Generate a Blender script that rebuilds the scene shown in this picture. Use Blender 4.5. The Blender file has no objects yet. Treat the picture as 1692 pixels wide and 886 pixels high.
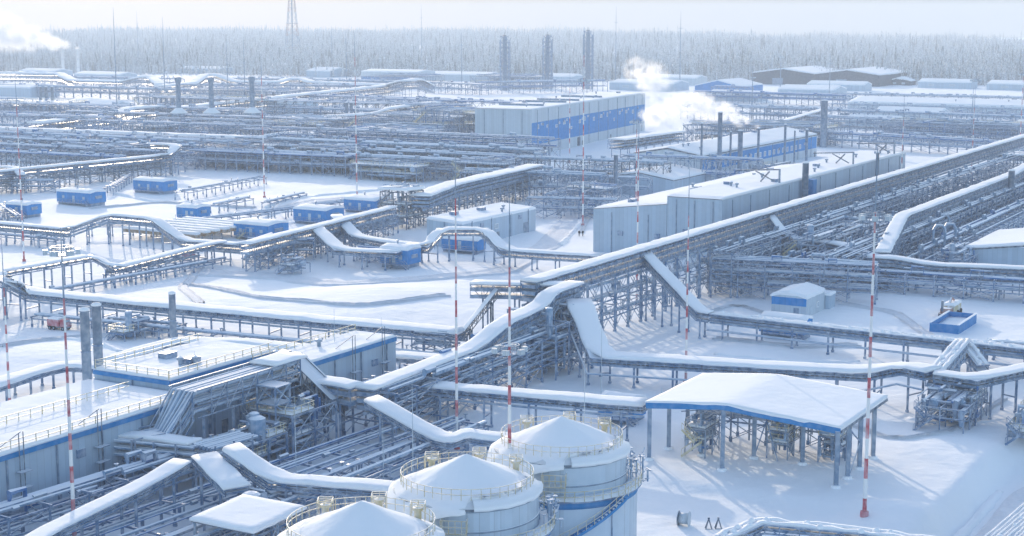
import bpy, math, random
import numpy as np
from mathutils import Vector, noise
S = bpy.context.scene; COL = S.collection
R = math.radians
# ------------------------------------------------------------------ camera, sky, sun, exposure
FPX, YH, CH = 2600.0, 30.0, 60.0
PITCH = math.atan((443 - YH) / FPX)
cam = bpy.data.objects.new('camera', bpy.data.cameras.new('camera')); COL.objects.link(cam)
cam.location = (0, 0, CH); cam.rotation_euler = (R(90) - PITCH, 0, 0)
cam.data.sensor_width = 36; cam.data.lens = 36 * FPX / 1692
cam.data.clip_start = 1; cam.data.clip_end = 40000
S.camera = cam
SUN_AZ, SUN_EL = 105.0, 13.0
wd = bpy.data.worlds.new('World'); S.world = wd; wd.use_nodes = True
sky = wd.node_tree.nodes.new('ShaderNodeTexSky'); sky.sky_type = 'NISHITA'; sky.sun_disc = False
sky.sun_elevation = R(SUN_EL); sky.sun_rotation = R(90 - SUN_AZ)
sky.altitude = 100; sky.air_density = 1.0; sky.dust_density = 1.0; sky.ozone_density = 1.5
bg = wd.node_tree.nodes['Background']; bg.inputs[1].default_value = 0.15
# added ramp boosts the overhead sky as fill light and dims the horizon band
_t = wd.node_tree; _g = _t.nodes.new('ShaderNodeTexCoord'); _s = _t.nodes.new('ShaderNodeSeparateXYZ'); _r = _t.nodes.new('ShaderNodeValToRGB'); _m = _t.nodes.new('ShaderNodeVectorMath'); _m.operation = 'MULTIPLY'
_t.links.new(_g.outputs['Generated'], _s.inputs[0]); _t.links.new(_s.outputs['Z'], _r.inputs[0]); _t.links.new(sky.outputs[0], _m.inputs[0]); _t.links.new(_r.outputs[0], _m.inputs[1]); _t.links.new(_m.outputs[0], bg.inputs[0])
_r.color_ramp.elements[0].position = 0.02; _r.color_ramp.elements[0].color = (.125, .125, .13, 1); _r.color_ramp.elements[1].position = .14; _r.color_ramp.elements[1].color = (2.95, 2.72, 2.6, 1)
sl = bpy.data.lights.new('sun', 'SUN'); sl.energy = 3.6; sl.angle = R(0.6); sl.color = (1, .83, .62)
so = bpy.data.objects.new('sun', sl); COL.objects.link(so)
sd = Vector((math.cos(R(SUN_AZ)) * math.cos(R(SUN_EL)), math.sin(R(SUN_AZ)) * math.cos(R(SUN_EL)), math.sin(R(SUN_EL))))
so.rotation_euler = (-sd).to_track_quat('-Z', 'Y').to_euler()
S.view_settings.view_transform = 'Standard'; S.view_settings.look = 'None'
S.view_settings.exposure = -0.06; S.view_settings.gamma = 1
S.cycles.use_denoising = True; S.cycles.max_bounces = 6; S.cycles.volume_bounces = 6
S.cycles.transparent_max_bounces = 12
S.cycles.volume_step_rate = 2.0; S.cycles.volume_max_steps = 256
HAZE_COL, HAZE_D = (.8, .88, .96), .00024
# ------------------------------------------------------------------ helpers
AX = Vector((math.cos(R(60)), math.sin(R(60)), 0)); BX = Vector((AX.y, -AX.x, 0)); ORG = Vector((19.8, 294, 0))
def W(u, v, z=0): return ORG + AX * u + BX * v + Vector((0, 0, z))
def UV(p): d = Vector((p[0], p[1], 0)) - ORG; return d.dot(AX), d.dot(BX)
def at(px, py, z=0.0):
    dx = (px - 846) / FPX; dy = (443 - py) / FPX
    d = Vector((dx, math.cos(PITCH) + dy * math.sin(PITCH), -math.sin(PITCH) + dy * math.cos(PITCH)))
    t = (z - CH) / d.z
    return Vector((0, 0, CH)) + d * t
def sm(a, b, x):
    t = max(0.0, min(1.0, (x - a) / (b - a))); return t * t * (3 - 2 * t)
MOUNDS = []
def gz(x, y):
    u, v = UV((x, y))
    h = .5 * noise.noise((x * .028, y * .028, 1.3)) + .3 * noise.noise((x * .075, y * .06, 4.1)) + (.14 * noise.noise((x * .23, y * .17, 2.1)) if y < 700 else 0)
    if y < 420:
        low = sm(80.5, 84.5, v) * (1 - sm(-46, -36, u)) * (1 - sm(100, 108, v))
        h -= 3.0 * low
        h -= .8 * sm(-79.5, -82.5, u) * sm(30, 60, v) * (1 - sm(80, 84, v))
    for mx, my, rr, hh, s in MOUNDS:
        dx, dy = x - mx, (y - my) * s
        d2 = (dx * dx + dy * dy) / (rr * rr)
        if d2 < 1: h += hh * (1 - d2) ** 2
    if y > 1350:
        e = y - (1770 - .35 * (x + 580))
        if e > 0: h += (16 - 10 * sm(0, 900, x)) * sm(0, 2200, e) - 34 * sm(2750, 5000, e)
    return h
class MB:
    def __init__(s): s.v = []; s.f = []; s.m = []
    def add(s, vs, fs, m=0):
        o = len(s.v); s.v += [tuple(p) for p in vs]
        for f in fs: s.f.append([i + o for i in f]); s.m.append(m)
    def hexa(s, p, m=0):
        s.add(p, [(3, 2, 1, 0), (4, 5, 6, 7), (0, 1, 5, 4), (1, 2, 6, 5), (2, 3, 7, 6), (3, 0, 4, 7)], m)
    def box(s, c, ex, ey, sx, sy, z0, z1, m=0):   # centre, unit axes, full sizes
        a = ex * (sx / 2); b = ey * (sy / 2)
        q = [c - a - b, c + a - b, c + a + b, c - a + b]
        s.hexa([Vector((p.x, p.y, z0)) for p in q] + [Vector((p.x, p.y, z1)) for p in q], m)
    def ubox(s, u0, u1, v0, v1, z0, z1, m=0):     # box on the plant grid
        q = [W(u0, v0), W(u1, v0), W(u1, v1), W(u0, v1)]
        q = q[::-1]
        s.hexa([Vector((p.x, p.y, z0)) for p in q] + [Vector((p.x, p.y, z1)) for p in q], m)
    def beam(s, a, b, w, h=None, m=0):
        a = Vector(a); b = Vector(b); h = h or w; d = b - a
        if d.length < 1e-4: return
        d.normalize()
        x = d.cross(Vector((0, 0, 1)))
        x = Vector((1, 0, 0)) if x.length < .02 else x.normalized()
        y = d.cross(x)
        x = x * (w / 2); y = y * (h / 2)
        s.hexa([a - x - y, a + x - y, a + x + y, a - x + y, b - x - y, b + x - y, b + x + y, b - x + y], m)
    def tube(s, pts, r, n=6, m=0, cap=True):
        pts = [Vector(p) for p in pts]; k = len(pts); o = len(s.v)
        rr = r if isinstance(r, (list, tuple)) else [r] * k
        for i, p in enumerate(pts):
            d = (pts[min(i + 1, k - 1)] - pts[max(i - 1, 0)])
            d = d.normalized() if d.length > 1e-6 else Vector((0, 0, 1))
            x = d.cross(Vector((0, 0, 1)))
            x = Vector((1, 0, 0)) if x.length < .03 else x.normalized()
            y = d.cross(x)
            sc = 1.0
            if 0 < i < k - 1:
                c = (pts[i] - pts[i - 1]).normalized().dot(d); sc = 1 / max(c, .55)
            for j in range(n):
                a = 2 * math.pi * (j + .5) / n
                s.v.append(tuple(p + (x * math.cos(a) + y * math.sin(a)) * rr[i] * (sc if n > 3 else 1)))
        for i in range(k - 1):
            for j in range(n):
                s.f.append([o + i * n + j, o + i * n + (j + 1) % n, o + (i + 1) * n + (j + 1) % n, o + (i + 1) * n + j]); s.m.append(m)
        if cap:
            s.f.append([o + j for j in range(n)][::-1]); s.m.append(m)
            s.f.append([o + (k - 1) * n + j for j in range(n)]); s.m.append(m)
    def lathe(s, c, prof, n=16, m=0, a0=0.0, a1=2 * math.pi, ms=None):
        full = abs(a1 - a0 - 2 * math.pi) < 1e-6; o = len(s.v); q = n if full else n + 1
        for r, z in prof:
            for j in range(q):
                a = a0 + (a1 - a0) * j / n
                s.v.append((c.x + r * math.cos(a), c.y + r * math.sin(a), c.z + z))
        for i in range(len(prof) - 1):
            for j in range(n):
                j2 = (j + 1) % q
                s.f.append([o + i * q + j, o + i * q + j2, o + (i + 1) * q + j2, o + (i + 1) * q + j]); s.m.append(ms[i] if ms else m)
    def sweep(s, pts, sec, m=0, mod=None, cap=True):
        pts = [Vector(p) for p in pts]; k = len(pts); n = len(sec); o = len(s.v)
        for i, p in enumerate(pts):
            d1 = pts[i] - pts[i - 1] if i else pts[1] - pts[0]
            d2 = pts[i + 1] - pts[i] if i < k - 1 else d1
            d1 = Vector((d1.x, d1.y, 0)).normalized(); d2 = Vector((d2.x, d2.y, 0)).normalized()
            d = (d1 + d2); d = d.normalized() if d.length > .2 else d2
            nrm = Vector((d.y, -d.x, 0)); c = max(d.dot(d2), .5)
            fw, ft = mod[i] if mod else (1, 1)
            for ox, oz in sec:
                q = p + nrm * (ox * fw / c); s.v.append((q.x, q.y, q.z + (oz * ft if oz > 0 else oz)))
        for i in range(k - 1):
            for j in range(n):
                s.f.append([o + i * n + j, o + (i + 1) * n + j, o + (i + 1) * n + (j + 1) % n, o + i * n + (j + 1) % n]); s.m.append(m)
        if cap:
            s.f.append([o + j for j in range(n)]); s.m.append(m)
            s.f.append([o + (k - 1) * n + j for j in range(n)][::-1]); s.m.append(m)
    def build(s, name, mats, parent=None, smooth=False, fix=False):
        me = bpy.data.meshes.new(name)
        off = wl(parent) if parent else Vector((0, 0, 0))
        if s.v:
            v = np.array(s.v, np.float32) - np.array(off, np.float32)
            me.from_pydata(v.tolist(), [], s.f)
        mats = mats if isinstance(mats, (list, tuple)) else [mats]
        for m_ in mats: me.materials.append(m_)
        if len(mats) > 1: me.polygons.foreach_set('material_index', s.m)
        if smooth: me.polygons.foreach_set('use_smooth', [True] * len(me.polygons))
        me.update()
        o = bpy.data.objects.new(name, me); COL.objects.link(o)
        if parent: o.parent = parent
        WL[o] = off
        return o
WL = {}
def wl(o): return WL[o]
def thing(name, label, cat, loc, group=None):
    o = bpy.data.objects.new(name, None); COL.objects.link(o); o.empty_display_size = 1
    o.location = loc; WL[o] = Vector(loc)
    tag(o, label, cat, group); return o
def tag(o, label=None, cat=None, group=None, kind=None):
    if label: o['label'] = label
    if cat: o['category'] = cat
    if group: o['group'] = group
    if kind: o['kind'] = kind
    return o
def dup(root, loc, label=None, rz=0.0):
    r = root.copy(); COL.objects.link(r); r.location = loc; WL[r] = Vector(loc); r.rotation_euler = (0, 0, rz)
    if label: r['label'] = label
    for ch in root.children:
        c = ch.copy(); COL.objects.link(c); c.parent = r
        for g in ch.children:
            d = g.copy(); COL.objects.link(d); d.parent = c
    return r
# ------------------------------------------------------------------ materials
def nd(t, typ, **kw):
    n = t.nodes.new(typ)
    for k, v in kw.items(): setattr(n, k, v)
    return n
def mat(name, col, rough=.6, metal=0.0, var=.15, scale=1.0, frost=0.0, top=0.0, bump=0.0, bscale=8.0, seam=0.0, sss=0):
    """base colour with cloudy variation; frost = rime patches everywhere, top = snow lying on upward faces, seam = panel joints (m)"""
    m = bpy.data.materials.new(name); m.use_nodes = True; t = m.node_tree; L = t.links.new
    b = t.nodes['Principled BSDF']; b.inputs['Roughness'].default_value = rough; b.inputs['Metallic'].default_value = metal
    if 'snow' in name: b.inputs['Specular IOR Level'].default_value = .12
    geo = nd(t, 'ShaderNodeNewGeometry')
    nz = nd(t, 'ShaderNodeTexNoise'); nz.inputs['Scale'].default_value = scale; nz.inputs['Detail'].default_value = 4
    L(geo.outputs['Position'], nz.inputs['Vector'])
    mx = nd(t, 'ShaderNodeMix', data_type='RGBA')
    mx.inputs[6].default_value = (*[c * (1 - var) for c in col], 1); mx.inputs[7].default_value = (*[min(1, c * (1 + var)) for c in col], 1)
    L(nz.outputs[0], mx.inputs[0]); out = mx.outputs[2]
    if seam:
        co = nd(t, 'ShaderNodeVectorMath', operation='DOT_PRODUCT')
        cr = nd(t, 'ShaderNodeVectorMath', operation='CROSS_PRODUCT'); cr.inputs[1].default_value = (0, 0, 1)
        L(geo.outputs['True Normal'], cr.inputs[0]); L(cr.outputs[0], co.inputs[0]); L(geo.outputs['Position'], co.inputs[1])
        dv = nd(t, 'ShaderNodeMath', operation='DIVIDE'); dv.inputs[1].default_value = seam; L(co.outputs['Value'], dv.inputs[0])
        fl = nd(t, 'ShaderNodeMath', operation='FLOOR'); L(dv.outputs[0], fl.inputs[0])
        wn = nd(t, 'ShaderNodeTexWhiteNoise', noise_dimensions='1D'); L(fl.outputs[0], wn.inputs['W'])
        fr = nd(t, 'ShaderNodeMath', operation='FRACT'); L(dv.outputs[0], fr.inputs[0])
        lt = nd(t, 'ShaderNodeMath', operation='LESS_THAN'); lt.inputs[1].default_value = .05; L(fr.outputs[0], lt.inputs[0])
        m1 = nd(t, 'ShaderNodeMapRange'); m1.inputs['To Min'].default_value = .93; m1.inputs['To Max'].default_value = 1.06; L(wn.outputs['Value'], m1.inputs[0])
        m2 = nd(t, 'ShaderNodeMath', operation='MULTIPLY_ADD'); m2.inputs[1].default_value = -.22; L(lt.outputs[0], m2.inputs[0]); L(m1.outputs[0], m2.inputs[2])
        vm = nd(t, 'ShaderNodeVectorMath', operation='SCALE'); L(out, vm.inputs[0]); L(m2.outputs[0], vm.inputs['Scale']); out = vm.outputs[0]
    if frost or top:
        sp = nd(t, 'ShaderNodeSeparateXYZ'); L(geo.outputs['True Normal'], sp.inputs[0])
        mr = nd(t, 'ShaderNodeMapRange'); mr.inputs['From Min'].default_value = .25; mr.inputs['From Max'].default_value = .75; mr.inputs['To Max'].default_value = top
        L(sp.outputs['Z'], mr.inputs[0])
        n2 = nd(t, 'ShaderNodeTexNoise'); n2.inputs['Scale'].default_value = .9; n2.inputs['Detail'].default_value = 5; L(geo.outputs['Position'], n2.inputs['Vector'])
        r2 = nd(t, 'ShaderNodeMapRange'); r2.inputs['From Min'].default_value = .38; r2.inputs['From Max'].default_value = .66; r2.inputs['To Max'].default_value = frost
        L(n2.outputs[0], r2.inputs[0])
        mm = nd(t, 'ShaderNodeMath', operation='MAXIMUM'); L(mr.outputs[0], mm.inputs[0]); L(r2.outputs[0], mm.inputs[1])
        m3 = nd(t, 'ShaderNodeMix', data_type='RGBA'); L(mm.outputs[0], m3.inputs[0]); L(out, m3.inputs[6]); m3.inputs[7].default_value = (.83, .86, .9, 1); out = m3.outputs[2]
    L(out, b.inputs['Base Color'])
    if bump:
        n3 = nd(t, 'ShaderNodeTexNoise'); n3.inputs['Scale'].default_value = bscale; n3.inputs['Detail'].default_value = 6; L(geo.outputs['Position'], n3.inputs['Vector'])
        bp = nd(t, 'ShaderNodeBump'); bp.inputs['Strength'].default_value = 1; bp.inputs['Distance'].default_value = bump
        L(n3.outputs[0], bp.inputs['Height']); L(bp.outputs[0], b.inputs['Normal'])
    return m
M = dict(
    snow=mat('snow', (.87, .89, .92), .85, var=.03, scale=.2, bump=.12, bscale=.5),
    ground=mat('snow_ground', (.87, .89, .92), .85, var=.05, scale=.05, bump=.25, bscale=.35),
    road=mat('packed_snow', (.7, .73, .78), .8, var=.14, scale=.35, bump=.3, bscale=.8),
    steel=mat('galvanised_steel', (.085, .175, .32), .5, .1, var=.4, scale=.6, frost=.42, top=.8),
    dark=mat('dark_steel', (.05, .09, .15), .55, .1, var=.35, scale=.5, frost=.32, top=.8),
    pipe=mat('pipe_cladding', (.18, .3, .46), .45, .1, var=.4, scale=.4, frost=.4, top=.85),
    bluepipe=mat('blue_pipe', (.02, .15, .4), .45, .1, var=.2, scale=.4, frost=.25, top=.8),
    blue=mat('blue_panel', (.001, .22, .56), .7, var=.2, scale=.5, frost=.07, top=.9, seam=1.2),
    bluetrim=mat('blue_trim', (.001, .2, .5), .65, var=.15, scale=.6, frost=.1),
    wall=mat('grey_cladding', (.4, .51, .62), .5, .05, var=.09, scale=.08, frost=.06, seam=1.15),
    lightwall=mat('pale_cladding', (.5, .58, .65), .5, .05, var=.08, scale=.1, frost=.08, seam=1.15),
    darkwall=mat('brown_cladding', (.05, .065, .1), .7, var=.15, scale=.2, frost=.1, seam=1.5),
    glass=mat('window_glass', (.45, .53, .6), .15, var=.2, scale=.3),
    shell=mat('tank_shell', (.5, .6, .7), .45, .05, var=.1, scale=.3, frost=.1, seam=2.0),
    yellow=mat('yellow_paint', (.52, .45, .27), .5, var=.15, scale=.8, frost=.5, top=.8),
    red=mat('red_paint', (.45, .07, .1), .5, var=.2, scale=.6, frost=.45),
    white=mat('white_paint', (.78, .79, .8), .5, var=.05, scale=.5),
    grey=mat('grey_paint', (.17, .25, .36), .45, .15, var=.2, scale=.5, frost=.25, top=.9),
    rust=mat('rust_red', (.3, .12, .09), .7, var=.3, scale=.8, frost=.3, top=.9),
    black=mat('black_cloth', (.02, .022, .028), .9, var=.2), skin=mat('skin', (.45, .28, .2), .6),
    wood=mat('timber', (.3, .2, .12), .8, frost=.3, top=.8),
    tree=mat('rimed_twigs', (.3, .32, .34), .9, var=.8, scale=.06, frost=.9, top=.75),
    bark=mat('rimed_bark', (.15, .16, .18), .9, var=.3, frost=.4),
)
GB, GR = 'snow covered cable galleries on steel posts', 'multi level steel pipe racks full of frosted pipes'
# ------------------------------------------------------------------ generic builders
def resample(pts, ds, smooth=0):
    pts = [Vector(p) for p in pts]
    for _ in range(smooth):
        q = [pts[0]]
        for a, b in zip(pts, pts[1:]):
            L_ = (b - a).length; t = min(.25, 2.2 / max(L_, .1))
            q += [a.lerp(b, t), a.lerp(b, 1 - t)]
        pts = q + [pts[-1]]
    out = [pts[0]]
    for a, b in zip(pts, pts[1:]):
        n = max(1, int(round((b - a).length / ds)))
        for i in range(1, n + 1): out.append(a.lerp(b, i / n))
    return out
def walk(pts, step, start=0.0):
    """points every `step` m with their direction"""
    pts = [Vector(p) for p in pts]; out = []; need = start
    for a, b in zip(pts, pts[1:]):
        L_ = (b - a).length; d = (b - a) / max(L_, 1e-6); s = need
        while s <= L_ + 1e-6:
            out.append((a + d * s, Vector((d.x, d.y, 0)).normalized() if (d.x or d.y) else Vector((1, 0, 0)))); s += step
        need = s - L_
    return out
def snow_sec(w, t):
    h = w / 2
    return [(-h, -.04), (-h - .1, .35 * t), (-h * .93, .86 * t), (-h * .55, 1.0 * t), (0, .94 * t), (h * .5, t), (h * .92, .84 * t), (h + .12, .3 * t), (h, -.08)]
def snow_strip(mb, pts, w, t, ds=1.4, m=0, rough=.12, seed=0):
    p = resample(pts, ds, 1)
    mod = [(1 + rough * 1.1 * noise.noise((q.x * .31, q.y * .31, seed)) + rough * .4 * noise.noise((q.x * 1.1, q.y * 1.1, seed)), max(.12, 1 + rough * 3.2 * noise.noise((q.x * .16, q.y * .16, 7 + seed)) + rough * 1.2 * noise.noise((q.x * .7, q.y * .7, seed)))) for q in p]
    p = [q + Vector((0, 0, .1 * rough * noise.noise((q.x * .4, q.y * .4, 2)))) for q in p]
    mb.sweep(p, snow_sec(w, t), m, mod)
def gallery(label, pts, w=3.4, depth=3.0, snow=.6, leg=6.0, trays=2, bay=2.2, pipes=(), brace=False, name='cable_gallery', group=GB,
            col=.32, far=False, teeth=0, steel='steel', lat=True, rough=.13, ground=None, footing=True, cat='cable gallery', strips=0):
    pts = [Vector(p) for p in pts]
    root = thing(name, label, cat, (pts[0].x, pts[0].y, 0), group)
    n = MB()
    if strips:
        for k in range(strips):
            P_ = resample(pts, 1.4)
            o = -w / 2 + w * (k + .5) / strips; hw = w / strips * (.3 if strips < 6 else .13)
            n.sweep(P_, [(o - hw, -.03), (o - hw * .7, snow), (o + hw * .7, snow), (o + hw, -.03)], 0, [(1, max(.05, 1 + 2.2 * noise.noise((q.x * .7, q.y * .7, k * 3.1)))) for q in P_])
        k_ = 1 if strips < 6 else .55
        for q, dd in walk(pts, 1.5, .4):
            if noise.noise((q.x, q.y, 2)) > -.1: n.lathe(q + Vector((dd.y, -dd.x, 0)) * (w * .3 * math.sin(q.x * 3)) - Vector((0, 0, .05)), [(k_ * .45, 0), (k_ * .4, k_ * .3), (k_ * .12, k_ * .5), (.01, k_ * .52)], 6)
    else: snow_strip(n, pts, w, snow * .68, 4 if far else 1.5, seed=pts[0].x, rough=rough)
    n.build('snow_cover', M['snow'], root, True)
    d = MB(); d.sweep(pts, [(-w / 2, -.22), (-w / 2, -.03), (w / 2, -.03), (w / 2, -.22)]); d.build('deck', M[steel], root)
    st = walk(pts, bay, .05)
    for sgn in (-1, 1):
        t = MB(); o = sgn * (w / 2 - .08)
        wd_ = .14 if not far else .22
        if lat:
            t.sweep(pts, [(o - .08, -depth), (o - .08, -depth + .2), (o + .08, -depth + .2), (o + .08, -depth)])
            t.sweep(pts, [(o - .06, -depth * .5), (o - .06, -depth * .5 + .12), (o + .06, -depth * .5 + .12), (o + .06, -depth * .5)])
            for i, (q, dd) in enumerate(st):
                nn = Vector((dd.y, -dd.x, 0)) * o
                t.beam(q + nn + Vector((0, 0, -.2)), q + nn + Vector((0, 0, -depth)), wd_ * .8)
                if i + 1 < len(st):
                    q2, d2 = st[i + 1]; n2 = Vector((d2.y, -d2.x, 0)) * o
                    a, b = (q + nn + Vector((0, 0, -.2)), q2 + n2 + Vector((0, 0, -depth)))
                    if i % 2: a, b = (q + nn + Vector((0, 0, -depth)), q2 + n2 + Vector((0, 0, -.2)))
                    t.beam(a, b, wd_ * .7)
        else:
            t.sweep(pts, [(o - .1, -depth), (o - .1, -.2), (o + .1, -.2), (o + .1, -depth)])
            for q, dd in st:
                nn = Vector((dd.y, -dd.x, 0)) * (o + sgn * .12)
                t.beam(q + nn + Vector((0, 0, -.15)), q + nn + Vector((0, 0, -depth - .25)), .12)
        t.build('side_truss', M[steel], root)
    for k in range(trays):
        z = -depth * (k + .55) / max(trays, 1) + .05; th = .28 if depth < 2 else .62
        t = MB(); t.sweep(pts, [(-w * .4, z - th), (-w * .4, z), (w * .4, z), (w * .4, z - th)]); t.build('cable_tray', M['pipe' if k % 2 else 'steel'], root)
    for off, dz, r in pipes:
        t = MB(); q = []
        P_ = resample(pts, 1e9)
        t.sweep(P_, [(off + r * math.cos(a), dz + r * math.sin(a)) for a in [2 * math.pi * (j + .5) / 6 for j in range(6)]]); t.build('pipe', M['pipe'], root)
    if leg:
        ls = walk(pts, leg, leg * .4); cb = MB(); prev = None
        mx = 45
        if len(ls) > mx: ls = ls[:mx]
        for q, dd in ls:
            nn = Vector((dd.y, -dd.x, 0)); ends = []
            for sgn in (-1, 1):
                top = q + nn * (sgn * (w / 2 - .25)) + Vector((0, 0, -depth + .05)); g = gz(top.x, top.y) - .3
                if ground is not None: g = ground
                c = MB(); c.beam(top, (top.x, top.y, g), col, col)
                if footing and not far: c.lathe(Vector((top.x, top.y, g)), [(.05, .75), (col * .9, .7), (col * .95, 0)], 8)
                c.build('column', M[steel], root); ends.append((top, Vector((top.x, top.y, g))))
            (a, a0), (b, b0) = ends; hgt = a.z - a0.z
            cb.beam(a + Vector((0, 0, -.1)), b + Vector((0, 0, -.1)), .28, .3)
            if hgt > 4:
                if not brace: cb.build('crossbeam', M[steel], root); cb = MB()
                cb.beam(a.lerp(a0, .5), b.lerp(b0, .5), .2, .22)
            if brace and prev and hgt > 2.5:
                for (t0, g0), (t1, g1) in zip(prev, ends):
                    m0 = t0.lerp(g0, .5); m1 = t1.lerp(g1, .5)
                    cb.beam(t0, m1, .11); cb.beam(m0, t1, .11); cb.beam(m0, m1, .16)
                    cb.beam(m0, g1.lerp(t1, .06), .11); cb.beam(g0.lerp(t0, .06), m1, .11)
            prev = ends
            if not brace: cb.build('crossbeam', M[steel], root); cb = MB()
        if cb.v: cb.build('bracing', M[steel], root)
    if teeth:
        t = MB()
        for q, dd in walk(pts, teeth, .3):
            nn = Vector((dd.y, -dd.x, 0))
            t.beam(q - nn * (w / 2 + .05) + Vector((0, 0, -.3)), q + nn * (w / 2 + .05) + Vector((0, 0, -.3)), .16, .4)
        t.build('bracket_row', M['dark'], root)
    return root
def rack(label, p0, p1, w, levels, bay, npipe, seed, name='pipe_rack', group=GR, col=.24, loops=True, cover=0, far=False, rmax=.31, steel='steel', brace=True, cat='pipe rack', bluef=.18):
    rnd = random.Random(seed); p0 = Vector(p0); p1 = Vector(p1)
    d = p1 - p0; L_ = d.length; d = d.normalized(); nn = Vector((d.y, -d.x, 0))
    root = thing(name, label, cat, (p0.x, p0.y, 0), group)
    nb = max(1, int(round(L_ / bay))); top = levels[-1]
    f = MB()
    for sgn in (-1, 1):
        c = p0 + nn * (sgn * w / 2)
        f.beam((c.x, c.y, -.6), (c.x, c.y, top), col)
        if not far: f.lathe(Vector((c.x, c.y, -.6)), [(.05, 1.4), (col, 1.3), (col, 0)], 8)
    for z in levels: f.beam(p0 - nn * (w / 2 + .4) + Vector((0, 0, z)), p0 + nn * (w / 2 + .4) + Vector((0, 0, z)), .2, .26)
    if brace and len(levels) > 1:
        f.beam(p0 - nn * (w / 2) + Vector((0, 0, levels[0])), p0 + nn * (w / 2) + Vector((0, 0, levels[1])), .13)
        f.beam(p0 + nn * (w / 2) + Vector((0, 0, levels[0])), p0 - nn * (w / 2) + Vector((0, 0, levels[1])), .13)
    fr = f.build('portal_frame', M[steel], root)
    for i in range(1, min(nb + 1, 90)):
        c = fr.copy(); COL.objects.link(c); c.parent = root; c.location = d * (L_ * i / nb)
    g = MB()
    for z in levels:
        for sgn in (-1, 1): g.beam(p0 + nn * (sgn * w / 2) + Vector((0, 0, z - .35)), p1 + nn * (sgn * w / 2) + Vector((0, 0, z - .35)), .15, .24)
    for i in range(nb):
        if brace and i % 3 != 2:
            for sgn in (-1, 1):
                a = p0 + d * (L_ * i / nb) + nn * (sgn * w / 2); b = a + d * (L_ / nb)
                for z0, z1 in zip([.2] + levels[:-1], levels):
                    g.beam(a + Vector((0, 0, z0)), b + Vector((0, 0, z1 - .3)), .12); g.beam(b + Vector((0, 0, z0)), a + Vector((0, 0, z1 - .3)), .12)
    g.build('girder', M[steel], root)
    cnt = 0
    for z in levels:
        o = -w / 2 + .4
        for k in range(npipe):
            r = rnd.uniform(.1, rmax); o = -w / 2 + .5 + (w - 1) * (k + rnd.uniform(.2, .8)) / npipe
            if rnd.random() < .12: continue
            a0 = rnd.uniform(0, .15) * L_ if rnd.random() < .3 else 0; a1 = L_ - (rnd.uniform(0, .2) * L_ if rnd.random() < .3 else 0)
            zz = z + .17 + r; base = p0 + nn * o + Vector((0, 0, zz)); pt = [base + d * a0]
            s = a0 + rnd.uniform(6, 25)
            while loops and s < a1 - 6:
                if rnd.random() < .55:
                    h = rnd.uniform(.7, 1.5); wd_ = rnd.uniform(1.5, 3); sh = nn * rnd.uniform(-.3, .3)
                    pt += [base + d * s, base + d * (s + .05) + Vector((0, 0, h)) + sh, base + d * (s + wd_) + Vector((0, 0, h)) + sh, base + d * (s + wd_ + .05)]
                s += rnd.uniform(10, 30)
            pt.append(base + d * a1)
            t = MB(); t.tube(pt, r, 5 if far else 6)
            t.build('pipe', M['bluepipe' if rnd.random() < bluef else ('pipe' if rnd.random() < .7 else 'steel')], root); cnt += 1
            # branch drops
        if not far:
            rest = MB()
            for q_ in range(int(L_ / 4)):
                t = MB() if q_ < 33 else rest
                c = p0 + d * (rnd.uniform(0, L_) if L_ < 132 else min(L_, q_ * 4 + rnd.uniform(0, 4))) + nn * rnd.uniform(-w / 2, w / 2)
                k = rnd.random(); zt = z + rnd.uniform(.4, 1.3)
                if k < .4: t.tube([(c.x, c.y, z + .2), (c.x, c.y, zt)], .12, 5); t.lathe(Vector((c.x, c.y, zt)), [(.05, .08), (.32, .05), (.32, -.05), (.05, -.06)], 8); nm = 'valve'
                elif k < .7: t.tube([(c.x, c.y, max(.2, z - 3)), (c.x, c.y, z + .3)], rnd.uniform(.07, .16), 5); nm = 'drop_pipe'
                else:
                    e = c + d * rnd.uniform(.8, 2); t.tube([(c.x, c.y, z + .7), (e.x, e.y, z + .7)], rnd.uniform(.18, .35), 7); nm = 'pipe_joint'
                if q_ < 33: t.build(nm, M['grey'], root)
            if rest.v: tag(rest.build('valve_mass', M['grey'], root), kind='stuff')
    if cover:
        n = MB(); snow_strip(n, [p0 + Vector((0, 0, top + cover)), p1 + Vector((0, 0, top + cover))], w * .8, .5, 4 if far else 2, seed=seed); n.build('snow_cover', M['snow'], root, True)
        n = MB(); n.sweep([p0 + Vector((0, 0, top + cover)), p1 + Vector((0, 0, top + cover))], [(-w * .4, -.3), (-w * .4, -.03), (w * .4, -.03), (w * .4, -.3)])
        for q, dd in walk([p0, p1], bay, .1):
            for sgn in (-1, 1): a = q + nn * (sgn * w * .36); n.beam((a.x, a.y, top), (a.x, a.y, top + cover), .18)
        n.build('roof_deck', M[steel], root)
    return root
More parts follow.
